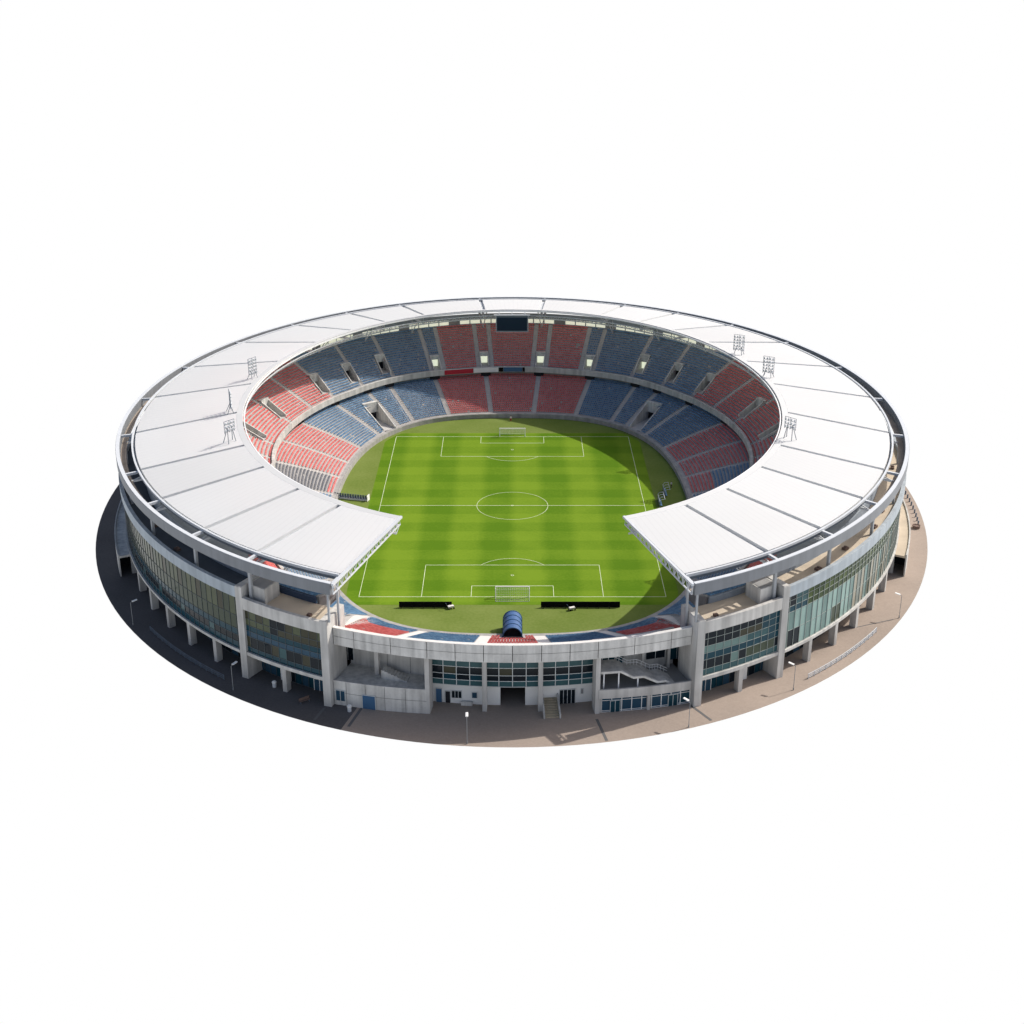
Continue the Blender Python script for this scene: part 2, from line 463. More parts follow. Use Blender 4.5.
# ---- lower tier round sides and far end
LP0, LP1 = -51.5, 231.5
low_holes = [(126.0, 4.2, 0, 13), (54.0, 4.2, 0, 13)]
low = Tier('seating_bowl', LP0, LP1, off(R0, 1.4), off(R1, 1.8), 1.35, 8.3, 20, low_holes)
la = [(232, 236), (215, 222), (197.5, 206), (181, 190), (166.3, 174.8), (153.7, 161.2), (141.6, 148.9), (130.6, 134.6), (122.4, 124.2), (117.3, 118.1), (106.9, 107.2), (95.7, 95.8)]
la = la + [mir(a) for a in reversed(la)]
la = [tuple(x - 360 if x > 300 else x for x in a) for a in la]
def far_left_mix(k, f, u): return 2 if f > .12 else 0
cl = [BLU, RED, BLU, far_left_mix, RED, RED, BLU, BLU, BLU, BLU, RED, RED, RED, BLU, BLU, BLU, BLU, RED, RED, lambda k, f, u: 0 if f < .35 else 1, BLU, RED, BLU]
names = {0: 'red', 1: 'blue'}
for i in range(len(la) - 1):
    lo_, hi_ = la[i + 1], la[i]
    low.section(lo_, hi_, cl[i], {3: 'grey seats with a few red ones in the front rows'}.get(i))
for a in la[1:-1]:
    low.aisle(a, 1.35, 'aisle')
for hl_ in low_holes: low.vomitory(hl_, 2)
# dark openings at the top of the aisles under the overhang
wl = MB()
arc(wl, LP0, LP1, off(R1, 1.85), off(R1, 2.2), 7.6, 10.2, 2, 0)
for a in la[1:-1]:
    h = D(1.5 / R1(a[1])); arc(wl, a[1] - h, a[1] + h, off(R1, 1.2), off(R1, 1.84), 8.0, 9.9, 5, 1)
wl.build('concourse_wall', [M['concrete_dark'], M['dark']], low.obj)

# ---- front stand
FP0, FP1 = 232.5, 307.5
def front_rb(p):
    d = abs(p - 270); return RF(p) - 1.0 - 7.0 * smooth01((d - 20) / 2)
fr_holes = [(270.0, 4.6, 0, 7)]
fro = Tier('open_stand', FP0, FP1, off(R0, 1.4), front_rb, 1.35, 14.7, 32, fr_holes)
fa = [(246.7, 251), (256.5, 257.8), (266.0, 266.6)]
fa = [(234, 236)] + fa + [(360 + 180 - a[0], 360 + 180 - a[1]) for a in reversed(fa)] + [(306, 304)]
topred = lambda k, f, u: 0 if f > .72 else 1
fcl = [BLU, lambda k, f, u: 0 if f > .25 else 1, topred, RED, topred, lambda k, f, u: 0 if f > .25 else 1, BLU]
for i in range(len(fa) - 1): fro.section(fa[i], fa[i + 1], fcl[i], None, gap=1.25 if 0 < i < 6 else .8)
for a in fa[1:-1]: fro.aisle(a, 2.3, 'aisle_pale')

# ---- wall round the pitch
pw = MB()
arc(pw, 0, 360, off(R0, .15), off(R0, .45), -.04, 1.3, 2)
arc(pw, 0, 360, off(R0, .5), off(R0, 1.45), .9, 1.36, 2)
pw.build('pitch_wall', M['wall_grey'], st_root)

# ---- upper tier
UP0, UP1 = t2p(295.0) - 360, t2p(245.0)
va = [169.3, 154.9, 136.4, 127.0, 118.3]
up_holes = [(p, 2.6, 3, 10) for p in va] + [(180 - p, 2.6, 3, 10) for p in va] + [(p, 2.2, 1, 6) for p in (106.5, 95.95, 84.05, 73.5)] \
    + [(p, 2.6, 3, 10) for p in (184, 199, 214, -4, -19, -34)]
upp = Tier('balcony_stand', UP0, UP1, off(R1, .8), R2, Z1, Z2, 20, up_holes)
ua = [(UP1, UP1), (236, 240), (222, 229), (207, 214), (191.5, 200), (178, 186), (168.9, 176.7), (154, 159), (143.4, 147.6), (135, 138.5), (125.6, 126.6), (116.9, 117.8), (107.8, 108.0), (105.0, 104.9), (97.3, 97.3), (94.4, 94.6)]
ua = ua + [mir(a) for a in reversed(ua)]
ua = [tuple(x - 360 if x > 270 else x for x in a) for a in ua]
ucl = [BLU, RED, BLU, RED, RED, RED, RED, RED, RED, BLU, BLU, BLU, BLU, RED, RED, RED, RED, RED, BLU, BLU, BLU, BLU, RED, RED, RED, RED, RED, RED, BLU, RED, BLU]
for i in range(len(ua) - 1): upp.section(ua[i + 1], ua[i], ucl[i], None, gap=.7)
for a in ua[1:-1]: upp.aisle(a, 1.3 if 60 < a[0] < 120 else 1.1, 'aisle')
for i, h in enumerate(up_holes):
    d = abs(h[0] - 90)
    upp.vomitory(h, 3 if d < 20 or 27 < 90 - h[0] < 30 else (2 if d < 50 else 4))
# short stairs on both sides of the wide vomitories
for h in up_holes[:10]:
    for s_ in (-1, 1):
        p = h[0] + s_ * (D(2.3 / upp.r(h[0], 6))); upp.aisle((p, p), .8, 'aisle', 2, 11)
# balcony front
bp = MB(); arc(bp, UP0, UP1, off(R1, 0), off(R1, .78), lambda p: Z1(p) - .75, lambda p: Z1(p) + .85, 1.5)
bp.build('tier_parapet', M['concrete_light'], upp.obj)
us = MB()   # bare concrete underside of the overhang and end walls
arc(us, UP0, UP1, off(R1, .8), off(R1, 3.5), lambda p: Z1(p) - .7, lambda p: Z1(p) - .15, 2)
for p in (UP0, UP1 - .3):
    arc(us, p, p + .3, off(R1, .78), off(R2, .3), lambda q: Z1(q) - .75, lambda q: Z1(q) + .2, 5)
    for k in range(10): arc(us, p, p + .3, (lambda q, k=k: upp.r(q, 2 * k)), R2, lambda q, k=k: upp.z(q, 2 * k) , lambda q, k=k: upp.z(q, 2 * k + 2) + .2, 5)
us.build('tier_soffit', M['concrete_dark'], upp.obj)
# concourse roof between stand and terrace, and its outer wall
cr = MB()
arc(cr, t2p(303.8) - 360, t2p(236.2), off(R2, .02), off(RO, -6.2), lambda p: Z2(p) - .5, lambda p: Z2(p) + .1, 2)
arc(cr, t2p(303.8) - 360, t2p(236.2), off(RO, -6.2), off(RO, -5.9), 18.3, 21.3, 2)
cw_ = MB(); cf_ = MB()
p = 32.0
while p < 148:
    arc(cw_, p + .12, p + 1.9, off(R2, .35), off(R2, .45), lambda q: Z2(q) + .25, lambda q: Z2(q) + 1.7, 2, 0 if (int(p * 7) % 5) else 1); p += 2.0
arc(cf_, 32, 148, off(R2, .46), off(R2, .6), 20.2, 24.0, 2)
o_ = cf_.build('clerestory_wall', M['greyblue_wall'], st_root); cw_.build('lit_window_strip', [M['lit_soft'], M['concrete_dark']], o_)
cr.build('concourse_roof', M['greyblue_wall'], st_root)
for a, b in ((t2p(236.4), UP1 - .3), (UP0 + .3, t2p(303.6) - 360)):
    w_ = MB(); arc(w_, a, b, off(RO, -7.9), off(RO, -7.4), 13, lambda p: 18.1, 1.5)
    w_.build('cladding_wall', M['navy_wall'] if a > 180 else M['greyblue_wall'], st_root)

# ------------------------------------------------------------------ roof
half_seams = [6.6, 23.0, 34.2, 46.1, 59.0, 73.3, 87.7, 102.1, 115.8, 126.2, 137.6, 147.5, 159.4]
seams = sorted([90 - h for h in half_seams] + [90 + h for h in half_seams])
IA, IB, ICY, IZ = 66.2, 83.9, 4.2, 29.0
PA, PB, OZ = AO - 4.4, BO - 4.4, 26.25
_sh = [(0, 0), (7, 1), (34, .5), (46, -1.5), (59, -3), (73, -3), (88, -3.4), (102, -2.2), (116, .7), (126, 1), (137, 1.3), (147.5, 1.5), (159.4, .9), (170, .9)]
def shift(t):
    d = (t - 90 + 180) % 360 - 180; h = abs(d)
    for (a, u), (b, v) in zip(_sh, _sh[1:]):
        if a <= h <= b: return (1 if d > 0 else -1) * (u + (v - u) * (h - a) / (b - a))
    return 0
def rp(t, s, dz=0):
    """point of the roof surface: s = 0 at the outer edge of the panels, 1 at the inner edge"""
    a, b = PA + (IA - PA) * s, PB + (IB - PB) * s; cy = CYC + (ICY - CYC) * s
    a *= 1 + (bulge(cos(R(t))) - 1) * (1 - s); b *= 1 + (bulge(cos(R(t))) - 1) * (1 - s)
    t = t + shift(t) * s
    return (a * cos(R(t)), cy + b * sin(R(t)), OZ + (IZ - OZ) * s + dz)
def roof_slab(mb, t0, t1, s0, s1, zt, zb, m=0, step=2.0, mtop=None, sheet=False):
    st = stations(t0, t1, step); vs = []
    for t in st: vs += [rp(t, s0, zb), rp(t, s0, zt), rp(t, s1, zt), rp(t, s1, zb)]
    n = len(st)
    for i in range(n - 1):
        o, q = 4 * i, 4 * i + 4
        for k in range(3 if sheet else 4):
            mb.add([vs[o + k], vs[o + (k + 1) % 4], vs[q + (k + 1) % 4], vs[q + k]], [(0, 1, 2, 3)], mtop if (k == 1 and mtop is not None) else m)
    mb.add(vs[:4], [(3, 2, 1, 0)], m); mb.add(vs[-4:], [(0, 1, 2, 3)], m)
T0, T1 = seams[0], seams[-1]
ed = MB(); roof_slab(ed, T0, T1, .942, 1.0, .0, -.6, 0)
roof = ed.build('roof', M['roof_edge'], st_root)
def roof_w(t):   # metres per degree along the middle of the roof
    a, b = rp(t - .5, .5), rp(t + .5, .5); return hypot(a[0] - b[0], a[1] - b[1])
for i in range(len(seams) - 1):
    a, b = seams[i], seams[i + 1]
    ga = .55 / roof_w(a) if i else 0; gb = .55 / roof_w(b) if i < len(seams) - 2 else 0
    mb = MB(); roof_slab(mb, a + ga, b - gb, .0, .941, 0, -.75, sheet=True)
    mb.build('roof_panel', M['roof'], roof)
    if i:
        mb = MB(); g_ = .75 / roof_w(a); roof_slab(mb, a - g_, a + g_, .005, .95, -.62, -.95); mb.build('roof_gutter', M['gutter'], roof)
lip = MB(); roof_slab(lip, T0, T1, 1.012, 1.022, -.3, -.65, 0); lip.build('edge_rail', M['steel_white'], roof)
# inner truss ring under the edge
tr = MB(); st = stations(T0, T1, 1.2)
for i in range(len(st) - 1):
    a, b = st[i], st[i + 1]
    tr.bar(rp(a, .93, -3.0), rp(b, .93, -3.0), .3); tr.bar(rp(a, .99, -1.9), rp(b, .99, -1.9), .22)
    (tr.bar(rp(a, .99, -1.9), rp(b, .93, -3.0), .12)); tr.bar(rp(b, .99, -1.9), rp(b, .93, -3.0), .12)
tr.build('edge_truss', M['steel'], roof)
# outer fascia of the panels, gutter line, ring beam and ties
def rimp(t, d, z): k = bulge(cos(R(t))); return ((AO - d) * cos(R(t)) * k, CYC + (BO - d) * sin(R(t)) * k, z)
def rim(mb, d0, d1, z0, z1, m=0, t0=T0, t1=T1):
    st = stations(t0, t1, 1.5); vs = []
    for t in st:
        for d, z in ((d0, z0), (d0, z1), (d1, z1), (d1, z0)):
            vs.append(rimp(t, d, z))
    n = len(st)
    fs = [(4 * i + k, 4 * i + (k + 1) % 4, 4 * i + 4 + (k + 1) % 4, 4 * i + 4 + k) for i in range(n - 1) for k in range(4)]
    fs += [(3, 2, 1, 0), (4 * n - 4, 4 * n - 3, 4 * n - 2, 4 * n - 1)]
    mb.add(vs, fs, m)
f_ = MB(); rim(f_, 3.55, 3.95, 25.85, 26.35); f_.build('eaves_beam', M['steel'], roof)
f_ = MB(); rim(f_, 3.97, 4.38, 25.0, 25.5); f_.build('eaves_gutter', M['steel_dark'], roof)
f_ = MB(); rim(f_, 0, .95, 23.75, 26.0); f_.build('ring_beam', M['fascia'], roof)
f_ = MB(); rim(f_, .97, 2.3, 23.85, 24.0); f_.build('rim_walkway', M['walk'], roof)
f_ = MB(); rim(f_, .06, .88, 26.003, 26.12); f_.build('ring_beam_cap', M['steel'], roof)
for t in seams:
    mb = MB(); mb.bar(rimp(t, .96, 25.55), rimp(t, 3.54, 25.7), .55, .55); mb.build('tie_beam', M['steel'], roof)
# radial girders and struts
for i, t in enumerate(seams[1:-1]):
    mb = MB()
    a, b = rimp(t, 2, 23.8), rp(t, .93, -2.6)
    mb.bar(a, b, .45, .45)
    for k in range(9):
        s0, s1 = k / 9, (k + .5) / 9
        q0 = tuple(a[j] + (b[j] - a[j]) * s0 for j in range(3)); q1 = tuple(a[j] + (b[j] - a[j]) * (k + 1) / 9 for j in range(3))
        mb.bar(q0, rp(t, min(.95, s1), -1.1), .18); mb.bar(rp(t, min(.95, s1), -1.1), q1, .18)
    p = t2p(t); foot = P(p, R2(p) - 1.5, Z2(p) - .6)
    for s_ in (-1, 1): mb.bar(foot, rp(t + s_ * 1.0, .62, -1.6), .22)
    mb.build('roof_girder', M['steel'], roof)
# roof posts standing on the terrace
for t in seams[1:-1]:
    p = t2p(t); mb = MB(); x, y = P(p, RO(p) - 1.6)
    mb.obox((x, y), R(p), .55, .55, 18.0 if 90 - 147 < t < 90 + 147 else 16.4, 23.85)
    mb.obox(P(p, RO(p) - 1.6), R(p), .8, .8, 23.3, 23.8)
    mb.build('roof_post', M['post'], st_root)
# end trusses at the open end
for t in (T0, T1):
    mb = MB(); sgn = 1 if t == T0 else -1
    A_, B_ = rimp(t, .3, 25.9), rp(t, 1.0, -.25)
    tt = t - sgn * .25
    A_, B_ = rimp(tt, .2, 25.85), rp(tt, 1.005, -.2)
    C_, E_ = rimp(tt, .4, 23.9), rp(tt, .98, -1.5)
    mb.bar(A_, B_, .5, .45); mb.bar(C_, E_, .24, .24)
    lerp = lambda a, b, f: tuple(a[j] + (b[j] - a[j]) * f for j in range(3))
    N_ = 16
    for k in range(N_):
        f0, f1 = k / N_, (k + 1) / N_
        mb.bar(lerp(C_, E_, f0), lerp(A_, B_, (f0 + f1) / 2), .1); mb.bar(lerp(A_, B_, (f0 + f1) / 2), lerp(C_, E_, f1), .1)
        mb.bar(lerp(C_, E_, f0), lerp(A_, B_, f0), .1)
    mb.build('gable_truss', M['steel'], roof)
    for d in (.6, 4.2):
        mb = MB(); x, y, _ = rimp(t + sgn * .5, d, 0); mb.obox((x, y), R(t2p(t)), .38, .38, 17.8 if d < 1 else 14.5, 24.0)
        mb.build('roof_post', M['post'], st_root)

# ------------------------------------------------------------------ facade
tL2, tL1 = 236.3, 248.3
PL2, PL1 = t2p(tL2), t2p(tL1)                # big piers on the left, mirrored on the right
PR2, PR1 = 540 - PL2, 540 - PL1
def panes(mb, fr, p0, p1, r, zs, npan, pick, fin=.10, fin_d=.22, hbar=.10, mull_every=1, framed=1):
    """curtain wall of flat panes between p0 and p1; zs = heights of the transoms; pick(i, j, u) -> glass"""
    st = [p0 + (p1 - p0) * i / npan for i in range(npan + 1)]
    for i in range(npan):
        a, b = st[i], st[i + 1]
        for j in range(len(zs) - 1):
            mb.add([P(a, val(r, a), zs[j]), P(b, val(r, b), zs[j]), P(b, val(r, b), zs[j + 1]), P(a, val(r, a), zs[j + 1])], [(0, 1, 2, 3)], pick(i, j, (i + .5) / npan))
    for i in range(0, npan + 1, mull_every):
        p = st[i]; x, y = P(p, val(r, p) + fin_d / 2 - .04); fr.obox((x, y), R(p), fin_d, fin, zs[0], zs[-1])
    for z in zs:
        arc(fr, p0, p1, off(r, -.03) if callable(r) else r, off(r, .07), z - hbar / 2, z + hbar / 2, 1.5)

def ch(*opts): return random.choice(opts)
# --- main side facades (from the second pier back round the far end)
BACK = [(PL2, 90.0, 'L'), (90.0, PR2 - 360, 'R')]
colstep = [tL2 - 5.45 * i for i in range(1, 7)]
for p0, p1, side in BACK:
    a, b = min(p0, p1), max(p0, p1)
    pb = MB(); arc(pb, a, b, off(RO, -.8), RO, 17.3, 19.6, 1.2)
    pb.build('parapet', M['cladding'], st_root)
    tf = MB(); arc(tf, a, b, off(RO, -6.0), off(RO, -.82), 17.6, 18.5, 1.5); tf.build('terrace', M['terrace_shade'] if side == 'L' else M['terrace'], st_root)
    g, f = MB(), MB()
    L_ = R(abs(b - a)) * 100; n = int(L_ / 1.75)
    if side == 'L':
        zs = [5.7, 7.1, 8.6, 10.0, 12.9, 17.28]
        ctop = [(OLIVE, BRONZE, OLIVE, BROWN, BRONZE, OLIVE, MID)[(k * 5 + k // 4) % 7] for k in range(n + 1)]
        def pick(i, j, u, n=n):
            k = n - 1 - i                               # panes counted from the near pier
            if j == 4: return ctop[k]
            if j == 3: return (SOFT if k % 2 else MID) if 1 < k < 8 else (MID if 13 < k < 20 else (BRONZE if ctop[k] != MID else TEAL))
            if j == 1: return DARK if k % 6 else MID
            return TEAL
    else:
        zs = [5.7, 9.4, 13.4, 14.7, 16.0, 17.28]
        clow = [((PALE, SOFT, PALE)[k % 3] if k < 14 else (GREY, SAND, SOFT, BRONZE, SAND)[k % 5]) for k in range(n + 1)]
        ctop = [(REFL_GREEN, REFL_DARK, REFL_GREEN, REFL_DARK, REFL_DARK)[(k * 3 + k // 5) % 5] for k in range(n + 1)]  # reflected trees painted on the top panes
        def pick(i, j, u, n=n):
            k = n - 1 - i                               # panes counted from the near pier
            if j >= 3: return DARK if k < 2 else (MID if k < 4 else ctop[k])
            if j == 2: return TEAL if k < 4 else (REFL_DARK if k < 26 else clow[k])
            if k in (1, 2) and j == 0: return DARK
            if k in (9, 10) and j == 0: return BRONZE
            return clow[k]
    # work from near to far in the same order for both sides
    if side == 'L': panes(g, f, a, b, off(RO, -.55), zs, n, lambda i, j, u: pick(n - 1 - i, j, u), .07, .13, .09)
    else: panes(g, f, a, b, off(RO, -.55), zs, n, lambda i, j, u: pick(n - 1 - i, j, u), .09, .16, .08)
    cw = g.build('curtain_wall', G, st_root); f.build('mullion_grid', M['frame_dark'] if side == 'L' else M['frame_pale'], cw)
    cw['label'] = 'curtain wall of olive strips above dark teal bands' if side == 'L' else 'curtain wall of pale teal strips below painted green reflections'
    sl = MB(); arc(sl, a, b, off(RO, -6), off(RO, -.1), 5.05, 5.64, 1.5); sl.build('floor_slab', M['concrete_light'], st_root)
    # recessed ground floor
    gw, gf = MB(), MB()
    def gp(i, j, u): return ch(DARK, DARK, TEAL, BLUE, BROWN)
    panes(gw, gf, a, b, off(RO, -4.6), [0, 2.6, 5.04], int(L_ / 2.2), gp, .1, .15)
    o = gw.build('ground_floor_glazing', G, st_root); gf.build('glazing_frame', M['frame_dark'], o)
for i, t in enumerate(colstep):
    for tt in (t, 540 - t):
        p = t2p(tt); mb = MB(); mb.obox(P(p, RO(p) - .95), R(p), 1.5, .85, -.02, 5.06)
        mb.build('concrete_column', M['concrete_light'], st_root)
# service vents on the terraces
for t, d in ((331, 3), (326, 2.2), (318, 3.2), (311, 2.4), (346, 3), (214, 3.4), (222, 2.6)):
    p = t2p(t); mb = MB(); mb.obox(P(p, RO(p) - d), R(p), .9, 1.3, 18.5, 19.0); mb.obox(P(p, RO(p) - d), R(p + 20), .5, .5, 19.0, 19.25)
    mb.build('roof_vent', M['wood'], st_root)
# --- middle bays
for a, b, side in ((PL2, PL1, 'L'), (PR1, PR2, 'R')):
    pb = MB(); arc(pb, a, b, off(RO, -.8), RO, 15.3, 17.75, 1.0); pb.build('parapet', M['concrete_light'], st_root)
    tf = MB(); arc(tf, a, b, off(RO, -7.5), off(RO, -.82), 15.9, 16.8, 1.5); tf.build('terrace', M['terrace'], st_root)
    g, f = MB(), MB(); n = 11
    if side == 'L':
        zs = [6.0, 7.1, 9.4, 10.6, 11.8, 13.2, 15.28]
        def pick(i, j, u):
            if j == 5: return ch(OLIVE, OLIVE, BROWN) if not 3 < i < 6 else ch(BROWN, DARK)
            if j == 4: return OLIVE if u < .35 else (DARK if u < .5 else BROWN)
            if j == 1: return MID if i == 5 else (DARK if i % 4 else BROWN)
            if j == 0: return TEAL
            return TEAL if j == 3 else BLUE
        panes(g, f, a, b, off(RO, -.55), zs, n, pick, .08, .12, .1)
        fm = M['frame_dark']
    else:
        zs = [6.0, 7.3, 9.3, 10.7, 12.2, 13.7, 15.28]
        def pick(i, j, u):
            if j == 5: return DARK if u < .7 else TEAL
            if j == 4: return DARK if u < .45 else (BROWN if u < .7 else TEAL)
            if j == 3: return SOFT if u < .55 else (MID if u < .8 else TEAL)
            if j == 2: return TEAL
            if j == 1: return SOFT if .38 < u < .5 else (BRONZE if .55 < u < .9 else DARK)
            return MID
        panes(g, f, a, b, off(RO, -.55), zs, n, pick, .07, .12, .08)
        fm = M['frame_pale']
    cw = g.build('curtain_wall', G, st_root); f.build('mullion_grid', fm, cw)
    sl = MB(); arc(sl, a, b, off(RO, -6), off(RO, -.1), 5.2, 5.94, 1.0); sl.build('floor_slab', M['concrete_light'], st_root)
    gw, gf = MB(), MB()
    near_l = side == 'L'
    def gp(i, j, u): return ch(DARK, TEAL, DARK, BLUE)
    panes(gw, gf, a, b, off(RO, -4.2), [0, 2.5, 5.19], 12, gp, .1, .15)
    o = gw.build('ground_floor_glazing', G, st_root); gf.build('glazing_frame', M['frame_dark'], o)
    dp = (a + b) / 2 + (3.6 if side == 'L' else -3.6)
    db = MB(); x, y = P(dp, RO(dp) - 4.1)
    for k in (-1.2, 0, 1.2):
        xx, yy = x - sin(R(dp)) * k, y + cos(R(dp)) * k
        db.obox((xx, yy), R(dp), .12, 1.0, .05, 2.45, 0)
    for k in (-1.8, -.6, .6, 1.8):
        xx, yy = x - sin(R(dp)) * k, y + cos(R(dp)) * k; db.obox((xx, yy), R(dp), .2, .12, 0, 2.7, 1)
    db.obox((x, y), R(dp), .2, 3.7, 2.5, 2.66, 1)
    db.build('entrance_door', [G[BLUE], M['white']], st_root)
    wp = (a + b) / 2 + (-1.2 if side == 'L' else 1.6)
    wb = MB(); wb.obox(P(wp, RO(wp) - 3.9), R(wp), .5, 2.2, -.02, 5.2); wb.build('white_wall_panel', M['white'], st_root)
    p = (a + b) / 2; mb = MB(); mb.obox(P(p, RO(p) - 1.1), R(p), 1.5, .9, -.02, 5.2); mb.build('concrete_column', M['concrete_light'], st_root)
    # stair head on the terrace beside the pier
    q0, q1 = (PL2 + .55, PL2 + 2.9) if side == 'L' else (PR2 - 2.9, PR2 - .55)
    sb = MB(); arc(sb, q0, q1, off(RO, -6.6), off(RO, -1.9), 16.6, 20.0, 1.0); arc(sb, q0 + .15, q1 - .15, off(RO, -6.3), off(RO, -2.2), 20.0, 20.06, 1.0, 1)
    sb.build('stair_head', [M['concrete_light'], M['concrete_dark']], st_root)
    mb = MB(); q = (a + b) / 2 + (3 if side == 'L' else -3); mb.obox(P(q, RO(q) - 2.6), R(q), .8, .8, 16.8, 17.3); mb.build('roof_vent', M['wood'], st_root)
# --- big radial piers
for p, top in ((PL2, 19.95), (PR2, 19.95), (PL1, 18.1), (PR1, 18.1)):
    mb = MB(); sg = 1
    mb.obox(P(p, RO(p) - 3.6), R(p), 7.5, 1.55, -.02, top)
    mb.obox(P(p, RO(p) - 3.6), R(p), 7.3, 1.35, top, top + .12)
    mb.build('concrete_pier', M['concrete_light'], st_root)

# --- front wall between the two near piers
FA, FB = PL1 + .45, PR1 - .45
def px_(x, d=2.5):                                   # angle of a point of the front with that x
    y = -math.sqrt(max(0, 1 - (x / AO) ** 2)) * 109.2 + CYC + d; return pol(x, y)
pb = MB()
joints = [FA] + [px_(x, 0) for x in (-29.5, -22.5, -15.7, -10.5, -5.3, 0, 5.3, 10.5, 15.7, 22.5, 29.5)] + [FB]
for i in range(len(joints) - 1):
    g_ = .035
    arc(pb, joints[i] + g_, joints[i + 1] - g_, off(RF, -.6), RF, 14.22, 15.9, 1.0)
    arc(pb, joints[i] + g_, joints[i + 1] - g_, off(RF, -.6), off(RF, -.06), 12.35, 14.1, 1.0)
arc(pb, FA, FB, off(RF, -1.0), off(RF, -.61), 12.3, 15.7, 1.0, 1)
arc(pb, FA, FB, off(RF, -.75), off(RF, .05), 15.9, 16.0, 1.0, 2)
pb.build('stand_parapet', [M['concrete'], M['joint'], M['aisle_pale']], st_root)
wk = MB(); arc(wk, FA, FB, off(RF, -5), off(RF, -1.0), 12.0, 12.3, 1.0); wk.build('walkway_slab', M['concrete_dark'], st_root)
for x in (-15.7, -5.3, 5.3, 15.7):
    p = px_(x); mb = MB(); mb.obox(P(p, RF(p) - (4.0 if abs(x) < 10 else 2.6)), R(p), 1.4 if abs(x) < 10 else 3.0, .85, -.02, 12.0); mb.build('concrete_column', M['concrete_light'], st_root)
def RB(p): return RF(p) - 1.1 + 2.1 * max(0, min(1, (abs(p - 270) - 8.5) / 10))
# left block with terrace
a, b = FA, px_(-15.9)
mb = MB(); arc(mb, a, b, off(RF, -9.5), off(RB, 0), -.02, 4.75, 1.0)
arc(mb, a, b, off(RB, -.25), off(RB, .02), 4.75, 5.2, 1.0)
for x in (-30.5, -27, -23.5, -19.7):
    p = px_(x); mb.obox(P(p, RB(p) + .005), R(p), .04, .07, .05, 5.1, 1)
arc(mb, a, b, off(RB, -.01), off(RB, .028), 2.65, 2.71, 1.0, 1)
blk = mb.build('service_block', [M['concrete'], M['joint'], M['dark']], st_root)
def on_wall(name, x, d, w, z0, z1, m, parent, bars=0, thick=.16, ring=None):
    ring = ring or RF
    p = px_(x, d); mb = MB(); c = P(p, ring(p) - d)
    mb.obox(c, R(p), thick, w, z0, z1)
    o = mb.build(name, m, parent); f = MB()
    tx, ty = -sin(R(p)), cos(R(p)); nx, ny = cos(R(p)), sin(R(p))
    for k in [-w / 2, w / 2] + [(-w / 2 + w * (i + 1) / (bars + 1)) for i in range(bars)]:
        f.obox((c[0] + tx * k + nx * .06, c[1] + ty * k + ny * .06), R(p), thick, .1, z0, z1 + .05)
    f.obox((c[0] + nx * .06, c[1] + ny * .06), R(p), thick, w + .1, z1, z1 + .12)
    f.build('frame', M['frame'], o); return o
on_wall('window', -32.3, -.04, 1.9, 1.0, 3.2, G[BLUE], blk, 1, ring=RB)
on_wall('door', -27.0, -.04, 2.6, .0, 2.9, M['door_blue'], blk, 0, ring=RB)
mb = MB(); arc(mb, a, b, off(RF, -7.6), off(RF, -7.0), 4.74, 12.0, 1.0)
for x in (-24, -19.5):
    p = px_(x, 7); mb.obox(P(p, RF(p) - 6.985), R(p), .04, .07, 4.8, 12, 1)
arc(mb, a, b, off(RF, -7.05), off(RF, -6.97), 10.0, 10.06, 1, 1)
uw = mb.build('recessed_wall', [M['concrete_light'], M['joint']], st_root)
on_wall('window', -32.0, 6.9, 2.4, 5.4, 11.6, G[DARK], uw, 1)
p = px_(-25.7, 5.5); mb = MB(); mb.obox(P(p, RF(p) - 5.0), R(p), .8, .8, 4.75, 12.0); mb.build('concrete_column', M['concrete_light'], st_root)
mb = MB()
for k in range(8):                                        # small stair on the terrace
    x = -24.3 + k * .62; p = px_(x, 5); mb.obox(P(p, RF(p) - 4.6), R(p), 2.0, .64, 4.75, 4.75 + 1.75 - k * .22)
mb.build('terrace_stair', M['concrete'], st_root)
